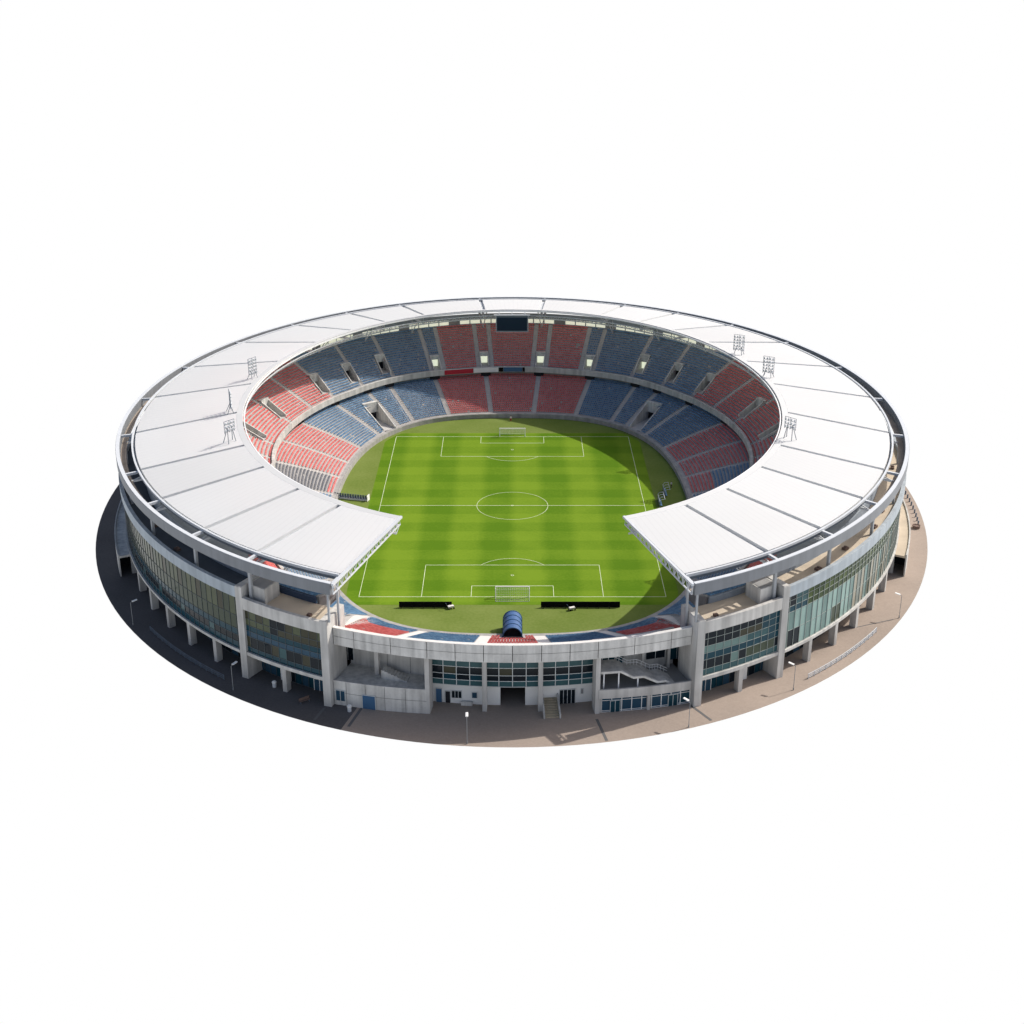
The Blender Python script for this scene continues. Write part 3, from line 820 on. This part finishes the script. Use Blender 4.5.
# centre bays
for x0, x1, kind in ((-15.3, -5.7, 'doors'), (-4.9, 4.9, 'gate'), (5.7, 15.3, 'stair')):
    a, b = px_(x0), px_(x1)
    g, f = MB(), MB()
    def pick(i, j, u):
        if j == 4: return ch(BROWN, BROWN, OLIVE, MID)
        if j == 3: return MID
        if j == 2: return ch(DARK, BROWN, DARK)
        if j == 1: return ch(TEAL, DARK)
        return MID
    panes(g, f, px_(x0 - .2, 4.5), px_(x1 + .2, 4.5), off(RF, -4.5), [4.7, 5.9, 7.1, 8.7, 10.4, 11.98], 4, pick, .14, .18, .12)
    cw = g.build('curtain_wall', G, st_root); f.build('mullion_grid', M['frame'], cw)
    mb = MB()
    if kind == 'gate':
        for u, v in ((x0, -2.3), (2.4, x1)):
            mb = MB(); arc(mb, px_(u, 6), px_(v, 6), off(RF, -6.3), off(RF, -5.8), -.02, 4.68, 1.0); mb.build('ground_floor_wall', M['white'], st_root)
        mb = MB()
        arc(mb, px_(-2.3, 6), px_(2.4, 6), off(RF, -20), off(RF, -5.9), 4.0, 4.68, 1)
        for u in (-2.45, 2.4): arc(mb, px_(u, 6), px_(u + .15, 6), off(RF, -20), off(RF, -6.35), -.02, 4.0, 1)
        arc(mb, px_(-2.3, 6), px_(2.4, 6), off(RF, -20.5), off(RF, -20), -.02, 4.0, 1)
        mb.build('entrance_passage', M['dark'], st_root)
    else:
        arc(mb, px_(x0, 6), px_(x1, 6), off(RF, -6.3), off(RF, -5.8), -.02, 4.68, 1.0)
        w_ = mb.build('ground_floor_wall', M['white'], st_root)
        if kind == 'doors':
            on_wall('door', -14.0, 5.76, 1.2, 0, 2.9, M['door_blue'], w_); on_wall('door', -12.3, 5.76, 1.0, 0, 2.5, M['dark'], w_)
            on_wall('window', -10.6, 5.76, 1.9, 1.2, 2.7, G[DARK], w_, 2); on_wall('window', -7.2, 5.76, 1.0, 1.4, 2.6, G[BLUE], w_)
            mb = MB(); p = px_(-8.7, 5.2); mb.obox(P(p, RF(p) - 5.3), R(p), .5, 2.2, .0, .75); mb.build('bench', M['concrete'], w_)
        else:
            on_wall('door', 10.4, 5.76, 3.0, .0, 3.0, G[DARK], w_, 3)
            on_wall('window', 13.2, 5.76, .5, 1.9, 2.9, M['concrete_dark'], w_)
            mb = MB(); p = px_(7.2, 4)
            for k in range(8):
                r = RF(p) - 5.8 + .62 * k; mb.obox(P(p, r + .31), R(p), .62, 2.6, -.02, 1.5 - k * .18, 0)
            for s_ in (-1, 1):
                q = p + D(s_ * 1.5 / RF(p)); h = D(.15 / RF(p)); r0, r1 = RF(p) - 5.8, RF(p) - .6
                mb.hexa([P(q - h, r0, -.02), P(q - h, r1, -.02), P(q + h, r1, -.02), P(q + h, r0, -.02), P(q - h, r0, 2.4), P(q - h, r1, .75), P(q + h, r1, .75), P(q + h, r0, 2.4)], 1)
            mb.build('entrance_stair', [M['tan'], M['concrete_light']], st_root)
# right block: shopfront below, terrace and outside stair above
a, b = px_(15.9), FB
mb = MB()
arc(mb, a, b, off(RB, -.32), off(RB, .1), 3.2, 5.05, 1.0)
arc(mb, a, a + .35, off(RF, -6), off(RB, -.33), -.02, 3.9, 1.0)
mb.build('terrace_edge', M['concrete_light'], st_root)
mb = MB(); arc(mb, a + .36, b, off(RF, -9.5), off(RB, -.33), 3.4, 4.3, 1.0); mb.build('terrace', M['concrete_dark'], st_root)
g, f = MB(), MB()
panes(g, f, a + .35, b, off(RB, -.5), [0, .3, 2.5, 3.38], 9, lambda i, j, u: ch(BLUE, TEAL, BLUE) if j else BLUE, .14, .16, .1)
sf = g.build('shopfront', G, st_root); f.build('shopfront_frame', M['white'], sf)
for x in (19.4, 30.2): on_wall('door', x, .42, 1.9, 0, 2.4, G[TEAL], sf, 1, ring=RB)
p = px_(25.1, 2.4); mb = MB(); mb.obox(P(p, RB(p) - .15), R(p), .5, .6, -.02, 3.19); mb.build('concrete_column', M['concrete_light'], st_root)
mb = MB(); arc(mb, a, b, off(RF, -8.2), off(RF, -7.6), 4.3, 12.0, 1.0); uw = mb.build('recessed_wall', M['concrete_light'], st_root)
on_wall('window', 19.0, 7.5, 4.6, 5.1, 8.3, G[TEAL], uw, 2)
on_wall('window', 27.6, 7.5, 4.0, 6.3, 8.8, G[DARK], uw, 1)
on_wall('window', 32.0, 7.5, 2.8, 5.2, 11.6, G[TEAL], uw, 1)
on_wall('door', 23.9, 7.5, 1.0, 8.4, 11.2, M['wood'], uw)
for x in (25.0, 30.2):
    p = px_(x, 6.5); mb = MB(); mb.obox(P(p, RF(p) - 6.6), R(p), .5, .5, 4.3, 12.0); mb.build('concrete_column', M['concrete_light'], st_root)
# outside stair: landings and flights running down along the front
prof = [(16.1, 8.5), (19.7, 8.5), (22.0, 7.05), (23.9, 7.05), (26.4, 5.55), (27.9, 5.55), (29.8, 4.35)]
mb, rl = MB(), MB()
for i in range(len(prof) - 1):
    (x0, z0), (x1, z1) = prof[i], prof[i + 1]
    p0, p1 = px_(x0, 4), px_(x1, 4); r0, r1 = RB(p0), RB(p1)
    mb.hexa([P(p0, r0 - 5.2, z0 - .45), P(p0, r0 - .7, z0 - .45), P(p1, r1 - .7, z1 - .45), P(p1, r1 - 5.2, z1 - .45),
             P(p0, r0 - 5.2, z0), P(p0, r0 - .7, z0), P(p1, r1 - .7, z1), P(p1, r1 - 5.2, z1)])
    for d in (5.1,):
        for hh in (.55, 1.1): rl.bar(P(p0, r0 - d, z0 + hh), P(p1, r1 - d, z1 + hh), .07)
        for k in range(3):
            q = p0 + (p1 - p0) * k / 3; zz = z0 + (z1 - z0) * k / 3; rl.bar(P(q, RB(q) - d, zz), P(q, RB(q) - d, zz + 1.1), .07)
    if z0 != z1:
        for k in range(7):
            q0, q1 = p0 + (p1 - p0) * k / 7, p0 + (p1 - p0) * (k + 1) / 7
            arc(mb, q0, q1, off(RB, -4.9), off(RB, -.9), z0 + (z1 - z0) * (k + 1) / 7, z0 + (z1 - z0) * (k + .55) / 7 + .05, 5)
ws = mb.build('outside_stair', M['concrete'], st_root); rl.build('handrail', M['steel_white'], ws)
for x in (16.8, 19.5, 23.0):
    p = px_(x, 3.8); mb = MB(); mb.obox(P(p, RB(p) - 1.2), R(p), .22, .22, 4.3, 8.1 if x < 21 else 6.6); mb.build('stair_post', M['steel_white'], ws)
# --- low annexes along both sides
for a, b in ((t2p(150), t2p(204.0)), (t2p(336.0) - 360, t2p(30))):
    mb = MB()
    k = lambda p: RO(p) * .026
    ro = lambda p: RO(p) + k(p)
    arc(mb, a, b, off(RO, -.4), lambda p: ro(p) - .3, 4.5, 5.0, 1.5, 0)
    arc(mb, a, b, lambda p: ro(p) - .3, ro, -.02, 5.35, 1.5, 1)
    an = mb.build('annex', [M['terrace'] if a < 90 and b < 180 else M['concrete'], M['concrete_light']], st_root)
    # dark inside of the open end
    mb = MB(); (q0, q1) = (b - 4, b - 3.6) if b > 180 else (a + 3.6, a + 4)
    arc(mb, q0, q1, off(RO, -.4), lambda p: ro(p) - .35, -.02, 4.5, 1); mb.build('inner_wall', M['dark'], an)

# ------------------------------------------------------------------ things in and on the stadium
# scoreboard
sb = tag(empty('scoreboard', (-.1, 86.6, 22.5)), 'blank dark navy scoreboard hanging from the roof edge at the far end', 'scoreboard')
mb = MB(); mb.box(-4.9, 4.9, -.25, .25, 0, 4.9); mb.build('housing', M['steel_dark'], sb)
mb = MB(); mb.box(-4.6, 4.6, -.31, -.26, .3, 4.4); mb.build('screen', M['screen'], sb)
mb = MB()
for x in (-5.0, 4.9): mb.box(x, x + .15, -.36, -.1, -.1, 5.0)
mb.box(-5, 5.05, -.36, -.1, -.2, -.05); mb.box(-5.6, 5.6, -.3, .3, 4.95, 5.25); mb.build('frame', M['steel'], sb)
mb = MB()
for x in (-4, 0, 4): mb.bar((x, 0, 5.2), (x, 1.2, 6.0), .18)
mb.build('hanger', M['steel'], sb)
# banners on the balcony front
for x0, x1, m, lab in ((-21.5, -12.1, 'red_banner', 'long red banner hung on the balcony front of the far end'), (-4.2, -2.8, 'black', 'small black panel on the balcony front left of the blue banner'),
                       (-2.7, 3.0, 'blue_banner', 'blue banner on the balcony front below the scoreboard'), (3.1, 3.8, 'black', 'narrow black panel on the balcony front right of the blue banner'),
                       (-12.0, -4.3, 'white', 'plain white banner on the balcony front beside the red one')):
    a, b = pol(x1, 84), pol(x0, 84); mb = MB(); arc(mb, a, b, off(R1, -.16), off(R1, -.04), 9.7, 11.1, 1)
    tag(mb.build('banner', M[m]), lab, 'banner', 'banners on the balcony front')
# goals
def make_goal(y, s, label):
    g = tag(empty('goal', (0, y, .02), 0 if s > 0 else pi), label, 'goal', 'goals on the pitch')
    f = MB()
    for x in (-3.72, 3.72): f.bar((x, 0, 0), (x, 0, 2.5), .25, n=8)
    f.bar((-3.82, 0, 2.5), (3.82, 0, 2.5), .25, n=8)
    for x in (-3.7, 3.7): f.bar((x, 0, 2.45), (x, 1.1, 2.4), .09, n=6); f.bar((x, 1.1, 2.4), (x, 2.3, .05), .09, n=6); f.bar((x, 0, .05), (x, 2.3, .05), .09, n=6)
    f.bar((-3.7, 2.3, .06), (3.7, 2.3, .06), .09, n=6)
    f.build('frame', M['white'], g)
    n = MB()
    for k in range(19):
        x = -3.7 + 7.4 * k / 18; n.bar((x, 0, 2.45), (x, 1.1, 2.4), .022); n.bar((x, 1.1, 2.4), (x, 2.3, .05), .035)
    for k in range(8):
        f_ = k / 7; n.bar((-3.7, 1.1 + 1.2 * f_, 2.4 - 2.35 * f_), (3.7, 1.1 + 1.2 * f_, 2.4 - 2.35 * f_), .035)
    n.build('net', M['net'], g)
make_goal(H, 1, 'white goal with net at the far end below the scoreboard')
make_goal(-H, -1, 'white goal with net at the near end in front of blue tunnel')
# players' tunnel
tn = tag(empty('player_tunnel', (0, -67, 0)), 'blue half round fabric tunnel over the way onto the pitch', 'tunnel')
mb = MB(); n = 16; ys = [0, -1.9, -3.8, -5.7, -7.6]
def arch(r, y, zc=2.0): return [(r, y, 0)] + [(r * cos(pi * k / n), y, zc + r * sin(pi * k / n)) for k in range(n + 1)] + [(-r, y, 0)]
for i in range(4):
    o0, o1 = arch(1.95, ys[i]), arch(1.95, ys[i + 1]); i0, i1 = arch(1.82, ys[i]), arch(1.82, ys[i + 1])
    for k in range(n + 2):
        mb.add([o0[k], o0[k + 1], o1[k + 1], o1[k]], [(0, 1, 2, 3)]); mb.add([i0[k], i1[k], i1[k + 1], i0[k + 1]], [(0, 1, 2, 3)], 1)
for y in (0, -7.6):
    o0, i0 = arch(1.95, y), arch(1.82, y)
    for k in range(n + 2): mb.add([o0[k], o0[k + 1], i0[k + 1], i0[k]], [(0, 1, 2, 3)])
mb.build('cover', [M['tunnel'], M['dark']], tn)
mb = MB()
for y in ys:
    q = arch(2.0, y)
    for k in range(n + 2): mb.bar(q[k], q[k + 1], .12)
mb.build('hoops', M['blue_banner'], tn)
mb = MB()
for k in range(n + 2):
    q = arch(1.8, -6.4); mb.add([q[k], q[k + 1], (0, -6.4, .5)], [(0, 1, 2)])
mb.build('curtain', M['dark'], tn)  # dark sheet painting the shade inside the tunnel mouth
# pitch side boards seen from behind
for x0, x1, lab in ((-24.7, -13.2, 'shorter black advertising board left of the near goal, seen from behind'), (6.2, 23.4, 'longer black advertising board right of the near goal, seen from behind')):
    t = tag(empty('advertising_board', ((x0 + x1) / 2, -57.6, .02)), lab, 'board', 'boards behind the near goal')
    w = (x1 - x0) / 2; mb = MB(); mb.box(-w, w, -.08, .08, .05, 1.35); mb.build('panel', M['black'], t)
    mb = MB(); k = -w + .5
    while k < w: mb.bar((k, -.1, 1.1), (k, -.75, 0), .09); k += 2.4
    mb.build('brace', M['black'], t)
# dugouts
def dugout(x, y, rz, label, L_=5.5):
    d = tag(empty('dugout', (x, y, .01), rz), label, 'dugout', 'dugouts beside the pitch')
    mb = MB()
    for k in range(4):
        u = -L_ / 2 + L_ * k / 3
        q = [(u, 0, 0), (u, 0, 1.6), (u, .4, 2.1), (u, 1.3, 2.2)]
        for i in range(3): mb.bar(q[i], q[i + 1], .08)
    mb.bar((-L_ / 2, 1.3, 2.2), (L_ / 2, 1.3, 2.2), .08); mb.bar((-L_ / 2, 0, 1.6), (L_ / 2, 0, 1.6), .07)
    mb.build('frame', M['steel'], d)
    mb = MB(); mb.box(-L_ / 2, L_ / 2, .25, .7, .4, .5); mb.box(-L_ / 2, L_ / 2, .15, .24, .5, 1.1); mb.build('bench', M['blue'], d)
    mb = MB(); mb.add([(-L_ / 2, .05, .1), (L_ / 2, .05, .1), (L_ / 2, .05, 1.6), (-L_ / 2, .05, 1.6)], [(0, 1, 2, 3)])
    mb.build('back_panel', G[MID], d)
    return d
dugout(39.8, 8.2, R(90) + pi, 'white framed dugout right of the pitch, the farther one from camera', 5)
dugout(37.8, 1.4, R(90) + pi, 'white framed dugout right of the pitch, the nearer one by the roof', 5)
# team bench on the left: a row of dark chairs behind a white end board
tb = tag(empty('team_bench', (-42.0, 4.6, 0), R(-14)), 'row of dark seats on a low white base at left of pitch', 'bench')
mb = MB(); mb.box(-4.6, 4.6, -.6, .6, 0, .35); mb.build('base', M['white'], tb)
mb = MB()
for k in range(13): u = -4.2 + k * .7; mb.box(u - .25, u + .25, -.3, .2, .35, .8); mb.box(u - .25, u + .25, -.4, -.28, .6, 1.5)
mb.build('seats', M['steel_dark'], tb)
mb = MB(); mb.box(4.62, 4.8, -.8, .8, 0, 1.5); mb.build('side_board', M['white'], tb)
# floodlights on the roof edge
def floodlight(x, y, kind, label, lean):
    # stand on the roof surface
    t = D(atan2((y - ICY) / IB, x / IA)); 
    best = min((hypot(rp(t, s / 50)[0] - x, rp(t, s / 50)[1] - y), s / 50) for s in range(51)); z = rp(t, best[1])[2]
    o = tag(empty('floodlight', (x, y, z), atan2(-y, -x) + lean), label, 'floodlight', 'floodlights on the roof')
    h = 2.4 if kind == 'tripod' else 1.0
    legs = MB(); top = h + (1.6 if kind == 'tripod' else 4.4)
    for v in (-1.1, 1.1):
        l = MB(); l.bar((-.9, v * 1.25, 0), (0, v * .6, h + 1.2), .11); l.bar((.6, v, 0), (0, v * .6, h + 1.2), .11); l.build('leg', M['steel_dark'], o)
    fr = MB(); rows = 3 if kind == 'tripod' else 5; cols = 4 if kind == 'tripod' else 4
    dz = .85
    for r in range(rows + 1): fr.bar((0, -1.5, h + .3 + dz * r), (.0, 1.5, h + .3 + dz * r), .08)
    for v in (-1.5, 0, 1.5): fr.bar((0, v, h), (0, v, h + .3 + dz * rows), .08)
    fr.build('lamp_frame', M['steel_dark'], o)
    for r in range(rows):
        for c_ in range(cols):
            l = MB(); y0 = -1.2 + .8 * c_; z0 = h + .3 + dz * r + .42
            l.bar((.05, y0, z0), (.32, y0, z0 - .12), .46, n=8); l.build('lamp', M['steel'], o)
    return o
floodlight(-67.6, 17.2, 'rack', 'tall floodlight rack on the left roof, farthest of the three from camera', -.3)
floodlight(-68.2, -10.0, 'rack', 'floodlight rack on the left roof right behind the legged one', .15)
floodlight(-64.2, -31.0, 'tripod', 'floodlight cluster on splayed legs on left roof, nearest of the three', -1.1)
floodlight(62.4, 39.6, 'rack', 'floodlight rack on the right roof, farthest of the three from camera', .55)
floodlight(66.8, 18.3, 'rack', 'floodlight rack on the right roof edge, middle one of the three', .75)
floodlight(63.3, -29.5, 'tripod', 'floodlight cluster on splayed legs on right roof, nearest of the three', 1.2)
# street lamps on the forecourt
def street_lamp(x, y, rz, label):
    o = tag(empty('street_lamp', (x, y, -.02), rz), label, 'street lamp', 'street lamps round the forecourt')
    mb = MB(); mb.bar((0, 0, 0), (0, 0, 5.3), .11, n=8); mb.bar((0, 0, 0), (0, 0, .5), .24, n=8); mb.bar((0, 0, 5.3), (.7, 0, 5.55), .1, n=6); mb.build('pole', M['pole'], o)
    mb = MB(); mb.bar((.35, 0, 5.5), (1.45, 0, 5.66), .55, .22, n=8); mb.build('lamp_head', M['white'], o)
LM = [(-80.5, -65.8, .6, 'street lamp in the shade on the dark asphalt, furthest to the left'), (-54.1, -92.8, .9, 'street lamp in the shade on dark asphalt beside the left glass facade'),
      (-8.2, -111.8, 1.6, 'street lamp in front of the entrance, on the near paving'), (32.5, -106.2, 2.4, 'street lamp on the paving below the shopfront on the right'),
      (54.4, -92.8, 2.5, 'street lamp on sunny paving at the near end of the railing'), (82.9, -62.6, 2.6, 'street lamp on sunny paving, furthest to the right')]
for a in LM: street_lamp(*a)
# railings
def railing(ring, label, m='steel'):
    o = tag(empty('railing', (*ring[0], -.02)), label, 'railing', 'railings along the edge of the forecourt')
    x0, y0 = ring[0]; bars, posts = MB(), MB()
    for i in range(len(ring) - 1):
        (a, b), (c, d) = ring[i], ring[i + 1]
        for z in (.3, .7, 1.1): bars.bar((a - x0, b - y0, z), (c - x0, d - y0, z), .09)
        posts.bar((a - x0, b - y0, 0), (a - x0, b - y0, 1.15), .14)
        for k in range(1, 6):
            u = k / 6; bars.bar((a + (c - a) * u - x0, b + (d - b) * u - y0, .2), (a + (c - a) * u - x0, b + (d - b) * u - y0, 1.1), .05)
    posts.bar((ring[-1][0] - x0, ring[-1][1] - y0, 0), (ring[-1][0] - x0, ring[-1][1] - y0, 1.15), .14)
    bars.build('rails', M[m], o); posts.build('posts', M[m], o)
def edge(a, d): x, y = disc_pt(a); k = 1 - d / 110; return (x * k, 14.5 + (y - 14.5) * k)
railing([edge(a, 2.2) for a in stations(304.5, 318, 1.0)], 'long metal railing on sunny paving near the right edge')
railing([edge(a, 3.0) for a in stations(222, 236.5, 1.0)], 'long metal railing on dark asphalt near the left edge', 'steel_dark')
# bollards at the far right
bol = None
for i in range(13):
    a = -12.3 + i * 1.15
    x, y = edge(a, 1.6)
    if bol is None:
        bol = MB(); bol.bar((0, 0, 0), (0, 0, .95), .4, n=8); bol.bar((0, 0, .95), (0, 0, 1.05), .3, n=8); bol = bol.build('bollard', M['steel_dark']); o = bol
    else: o = bol.copy(); col.objects.link(o)
    o.location = (x, y, -.02); tag(o, 'dark bollard in a curved row along the paving edge, far right', 'bollard', 'bollards at the paving edge')
# round planter, bins, benches
pl = tag(empty('planter', (99.9, -14.4, -.02)), 'round dark planter on the paving near the row of bollards', 'planter')
mb = MB(); n = 14
for k in range(n):
    a, b = 2 * pi * k / n, 2 * pi * (k + 1) / n
    mb.hexa([(.9 * cos(a), .9 * sin(a), 0), (.9 * cos(b), .9 * sin(b), 0), (.7 * cos(b), .7 * sin(b), 0), (.7 * cos(a), .7 * sin(a), 0),
             (1 * cos(a), 1 * sin(a), .8), (1 * cos(b), 1 * sin(b), .8), (.8 * cos(b), .8 * sin(b), .8), (.8 * cos(a), .8 * sin(a), .8)])
mb.build('pot', M['wood'], pl)
mb = MB(); mb.bar((0, 0, .3), (0, 0, .65), 1.6, n=12); mb.build('soil', M['wood'], pl)
for x, y, lab in ((-46.3, -91.6, 'pale litter bin in the shade by the left glass facade'), (-30.7, -100.6, 'pale litter bin outside the blue door of the service block')):
    o = tag(empty('litter_bin', (x, y, -.02)), lab, 'litter bin', 'litter bins on the forecourt')
    mb = MB(); mb.bar((0, 0, 0), (0, 0, .95), .75, n=12); mb.build('body', M['steel'], o)
    mb = MB(); mb.bar((0, 0, .95), (0, 0, 1.2), .9, n=12); mb.bar((0, 0, 1.2), (0, 0, 1.35), .55, n=12); mb.build('lid', M['white'], o)
bn = tag(empty('bench', (-39.6, -97.3, -.02), R(35)), 'dark bench in front of the left glass entrance doors', 'bench')
mb = MB(); mb.box(-1.1, 1.1, -.25, .25, .4, .5); mb.build('seat', M['wood'], bn)
mb = MB(); mb.box(-1.1, 1.1, .22, .3, .5, 1.0); mb.build('backrest', M['wood'], bn)
for x in (-.9, .9): mb = MB(); mb.box(x - .06, x + .06, -.22, .22, 0, .4); mb.build('leg', M['steel_dark'], bn)
# equipment carts by the boards
for x, y, lab in ((12.9, -58.9, 'small white equipment cart behind the longer black board'), (-13.4, -58.2, 'small white equipment cart at the end of the shorter black board')):
    o = tag(empty('equipment_cart', (x, y, .02), .4), lab, 'cart', 'equipment carts behind the boards')
    mb = MB(); mb.box(-.65, .65, -.35, .35, .35, .7); mb.build('tray', M['aisle_pale'], o)
    mb = MB(); mb.bar((-.8, -.3, .9), (-1.1, -.3, 1.4), .06); mb.bar((-.8, .3, .9), (-1.1, .3, 1.4), .06); mb.bar((-1.1, -.3, 1.4), (-1.1, .3, 1.4), .06); mb.build('handle', M['steel_dark'], o)
    for sx in (-.55, .55):
        for sy in (-.42, .42): mb = MB(); mb.bar((sx, sy - .05, .18), (sx, sy + .05, .18), .36, n=10); mb.build('wheel', M['black'], o)
# two people on the grass
def person(x, y, z, rz, shirt, trousers, label):
    js = [(0, 0, .95), (0, 0, 1.15), (0, 0, 1.42), (0, 0, 1.52), (0, .02, 1.66), (0, .0, 1.76),
          (.1, 0, .9), (.12, .03, .5), (.13, -.03, .06), (.13, .12, .03), (-.1, 0, .9), (-.13, -.05, .5), (-.14, -.15, .06), (-.14, .02, .03),
          (.2, 0, 1.42), (.27, .0, 1.14), (.28, .12, .9), (-.2, 0, 1.42), (-.27, -.02, 1.14), (-.29, .1, .9)]
    rad = [.15, .14, .16, .06, .105, .08, .1, .075, .05, .045, .1, .075, .05, .045, .065, .05, .04, .065, .05, .04]
    ed = [(0, 1), (1, 2), (2, 3), (3, 4), (4, 5), (0, 6), (6, 7), (7, 8), (8, 9), (0, 10), (10, 11), (11, 12), (12, 13), (2, 14), (14, 15), (15, 16), (2, 17), (17, 18), (18, 19)]
    me = bpy.data.meshes.new('person'); me.from_pydata(js, ed, []); o = bpy.data.objects.new('person', me); col.objects.link(o)
    o.location = (x, y, z); o.rotation_euler.z = rz
    sk = o.modifiers.new('skin', 'SKIN')
    for i, v in enumerate(me.skin_vertices[0].data): v.radius = (rad[i], rad[i] * .8); v.use_root = (i == 0)
    ss = o.modifiers.new('sub', 'SUBSURF'); ss.levels = 1; ss.render_levels = 1
    me.materials.append(M['skin']); tag(o, label, 'person')
    b = MB(); b.bar((0, 0, .98), (0, 0, 1.46), .42, .3, n=10); b.bar((.2, 0, 1.44), (.275, 0, 1.12), .17, n=8); b.bar((-.2, 0, 1.44), (-.275, -.02, 1.12), .17, n=8); b.build('shirt', shirt, o)
    b = MB(); b.bar((0, 0, .84), (0, 0, 1.0), .4, .29, n=10)
    for s in (1, -1): b.bar((s * .1, 0, .9), (s * .125, 0, .5), .22, n=8); b.bar((s * .125, 0, .52), (s * .135, -.05, .08), .17, n=8)
    b.build('trousers', trousers, o)
    b = MB(); b.bar((0, -.02, 1.68), (0, -.02, 1.82), .2, n=8); b.build('hair', M['dark'], o)
person(-.5, 66.4, .01, pi, M['shirt'], M['red_banner'], 'person in white top standing by the far pitch wall')
person(42.2, 12.4, .01, pi / 2, M['shirt'], M['dark'], 'person in white top and dark trousers right of the pitch')

# ------------------------------------------------------------------ light, sky, camera
AZ, EL = 27.0, 43.0
sd = (cos(R(AZ)) * cos(R(EL)), sin(R(AZ)) * cos(R(EL)), sin(R(EL)))
sun = bpy.data.lights.new('sun', 'SUN'); sun.energy = 4.2; sun.angle = R(.5); sun.color = (1, .945, .87)
so = bpy.data.objects.new('sun', sun); col.objects.link(so)
from mathutils import Vector
so.rotation_euler = Vector(sd).to_track_quat('Z', 'Y').to_euler()
w = bpy.data.worlds.new('World'); scene.world = w; w.use_nodes = True
nt = w.node_tree; N = nt.nodes; L = nt.links
for n_ in list(N): N.remove(n_)
out = N.new('ShaderNodeOutputWorld'); mixs = N.new('ShaderNodeMixShader')
sky = N.new('ShaderNodeTexSky'); sky.sky_type = 'NISHITA'; sky.sun_disc = False
sky.sun_elevation = R(EL); sky.sun_rotation = R(90 - AZ); sky.air_density = .9; sky.dust_density = 4.0; sky.ozone_density = .6
b1 = N.new('ShaderNodeBackground'); b1.inputs['Strength'].default_value = .14; L.new(sky.outputs[0], b1.inputs['Color'])
b2 = N.new('ShaderNodeBackground'); b2.inputs['Color'].default_value = (1, 1, 1, 1); b2.inputs['Strength'].default_value = 1.0
tc = N.new('ShaderNodeTexCoord'); sp = N.new('ShaderNodeSeparateXYZ'); L.new(tc.outputs['Generated'], sp.inputs[0])
gt = N.new('ShaderNodeMath'); gt.operation = 'GREATER_THAN'; gt.inputs[1].default_value = 0.2; L.new(sp.outputs['Z'], gt.inputs[0])
L.new(gt.outputs[0], mixs.inputs[0]); L.new(b2.outputs[0], mixs.inputs[1]); L.new(b1.outputs[0], mixs.inputs[2]); L.new(mixs.outputs[0], out.inputs['Surface'])
cam = bpy.data.cameras.new('camera'); co = bpy.data.objects.new('camera', cam); col.objects.link(co)
cam.sensor_width = 36; cam.lens = 1342.98 / 1024 * 36; cam.clip_end = 2000; cam.clip_start = 1
co.location = (-.1, -319.05, 133.03); co.rotation_euler = (R(90) - .3997887, 0, 0)
scene.camera = co
vs = scene.view_settings; vs.view_transform = 'Standard'; vs.look = 'None'; vs.exposure = 0; vs.gamma = 1; vs.use_curve_mapping = False
scene.cycles.max_bounces = 6; scene.cycles.diffuse_bounces = 3
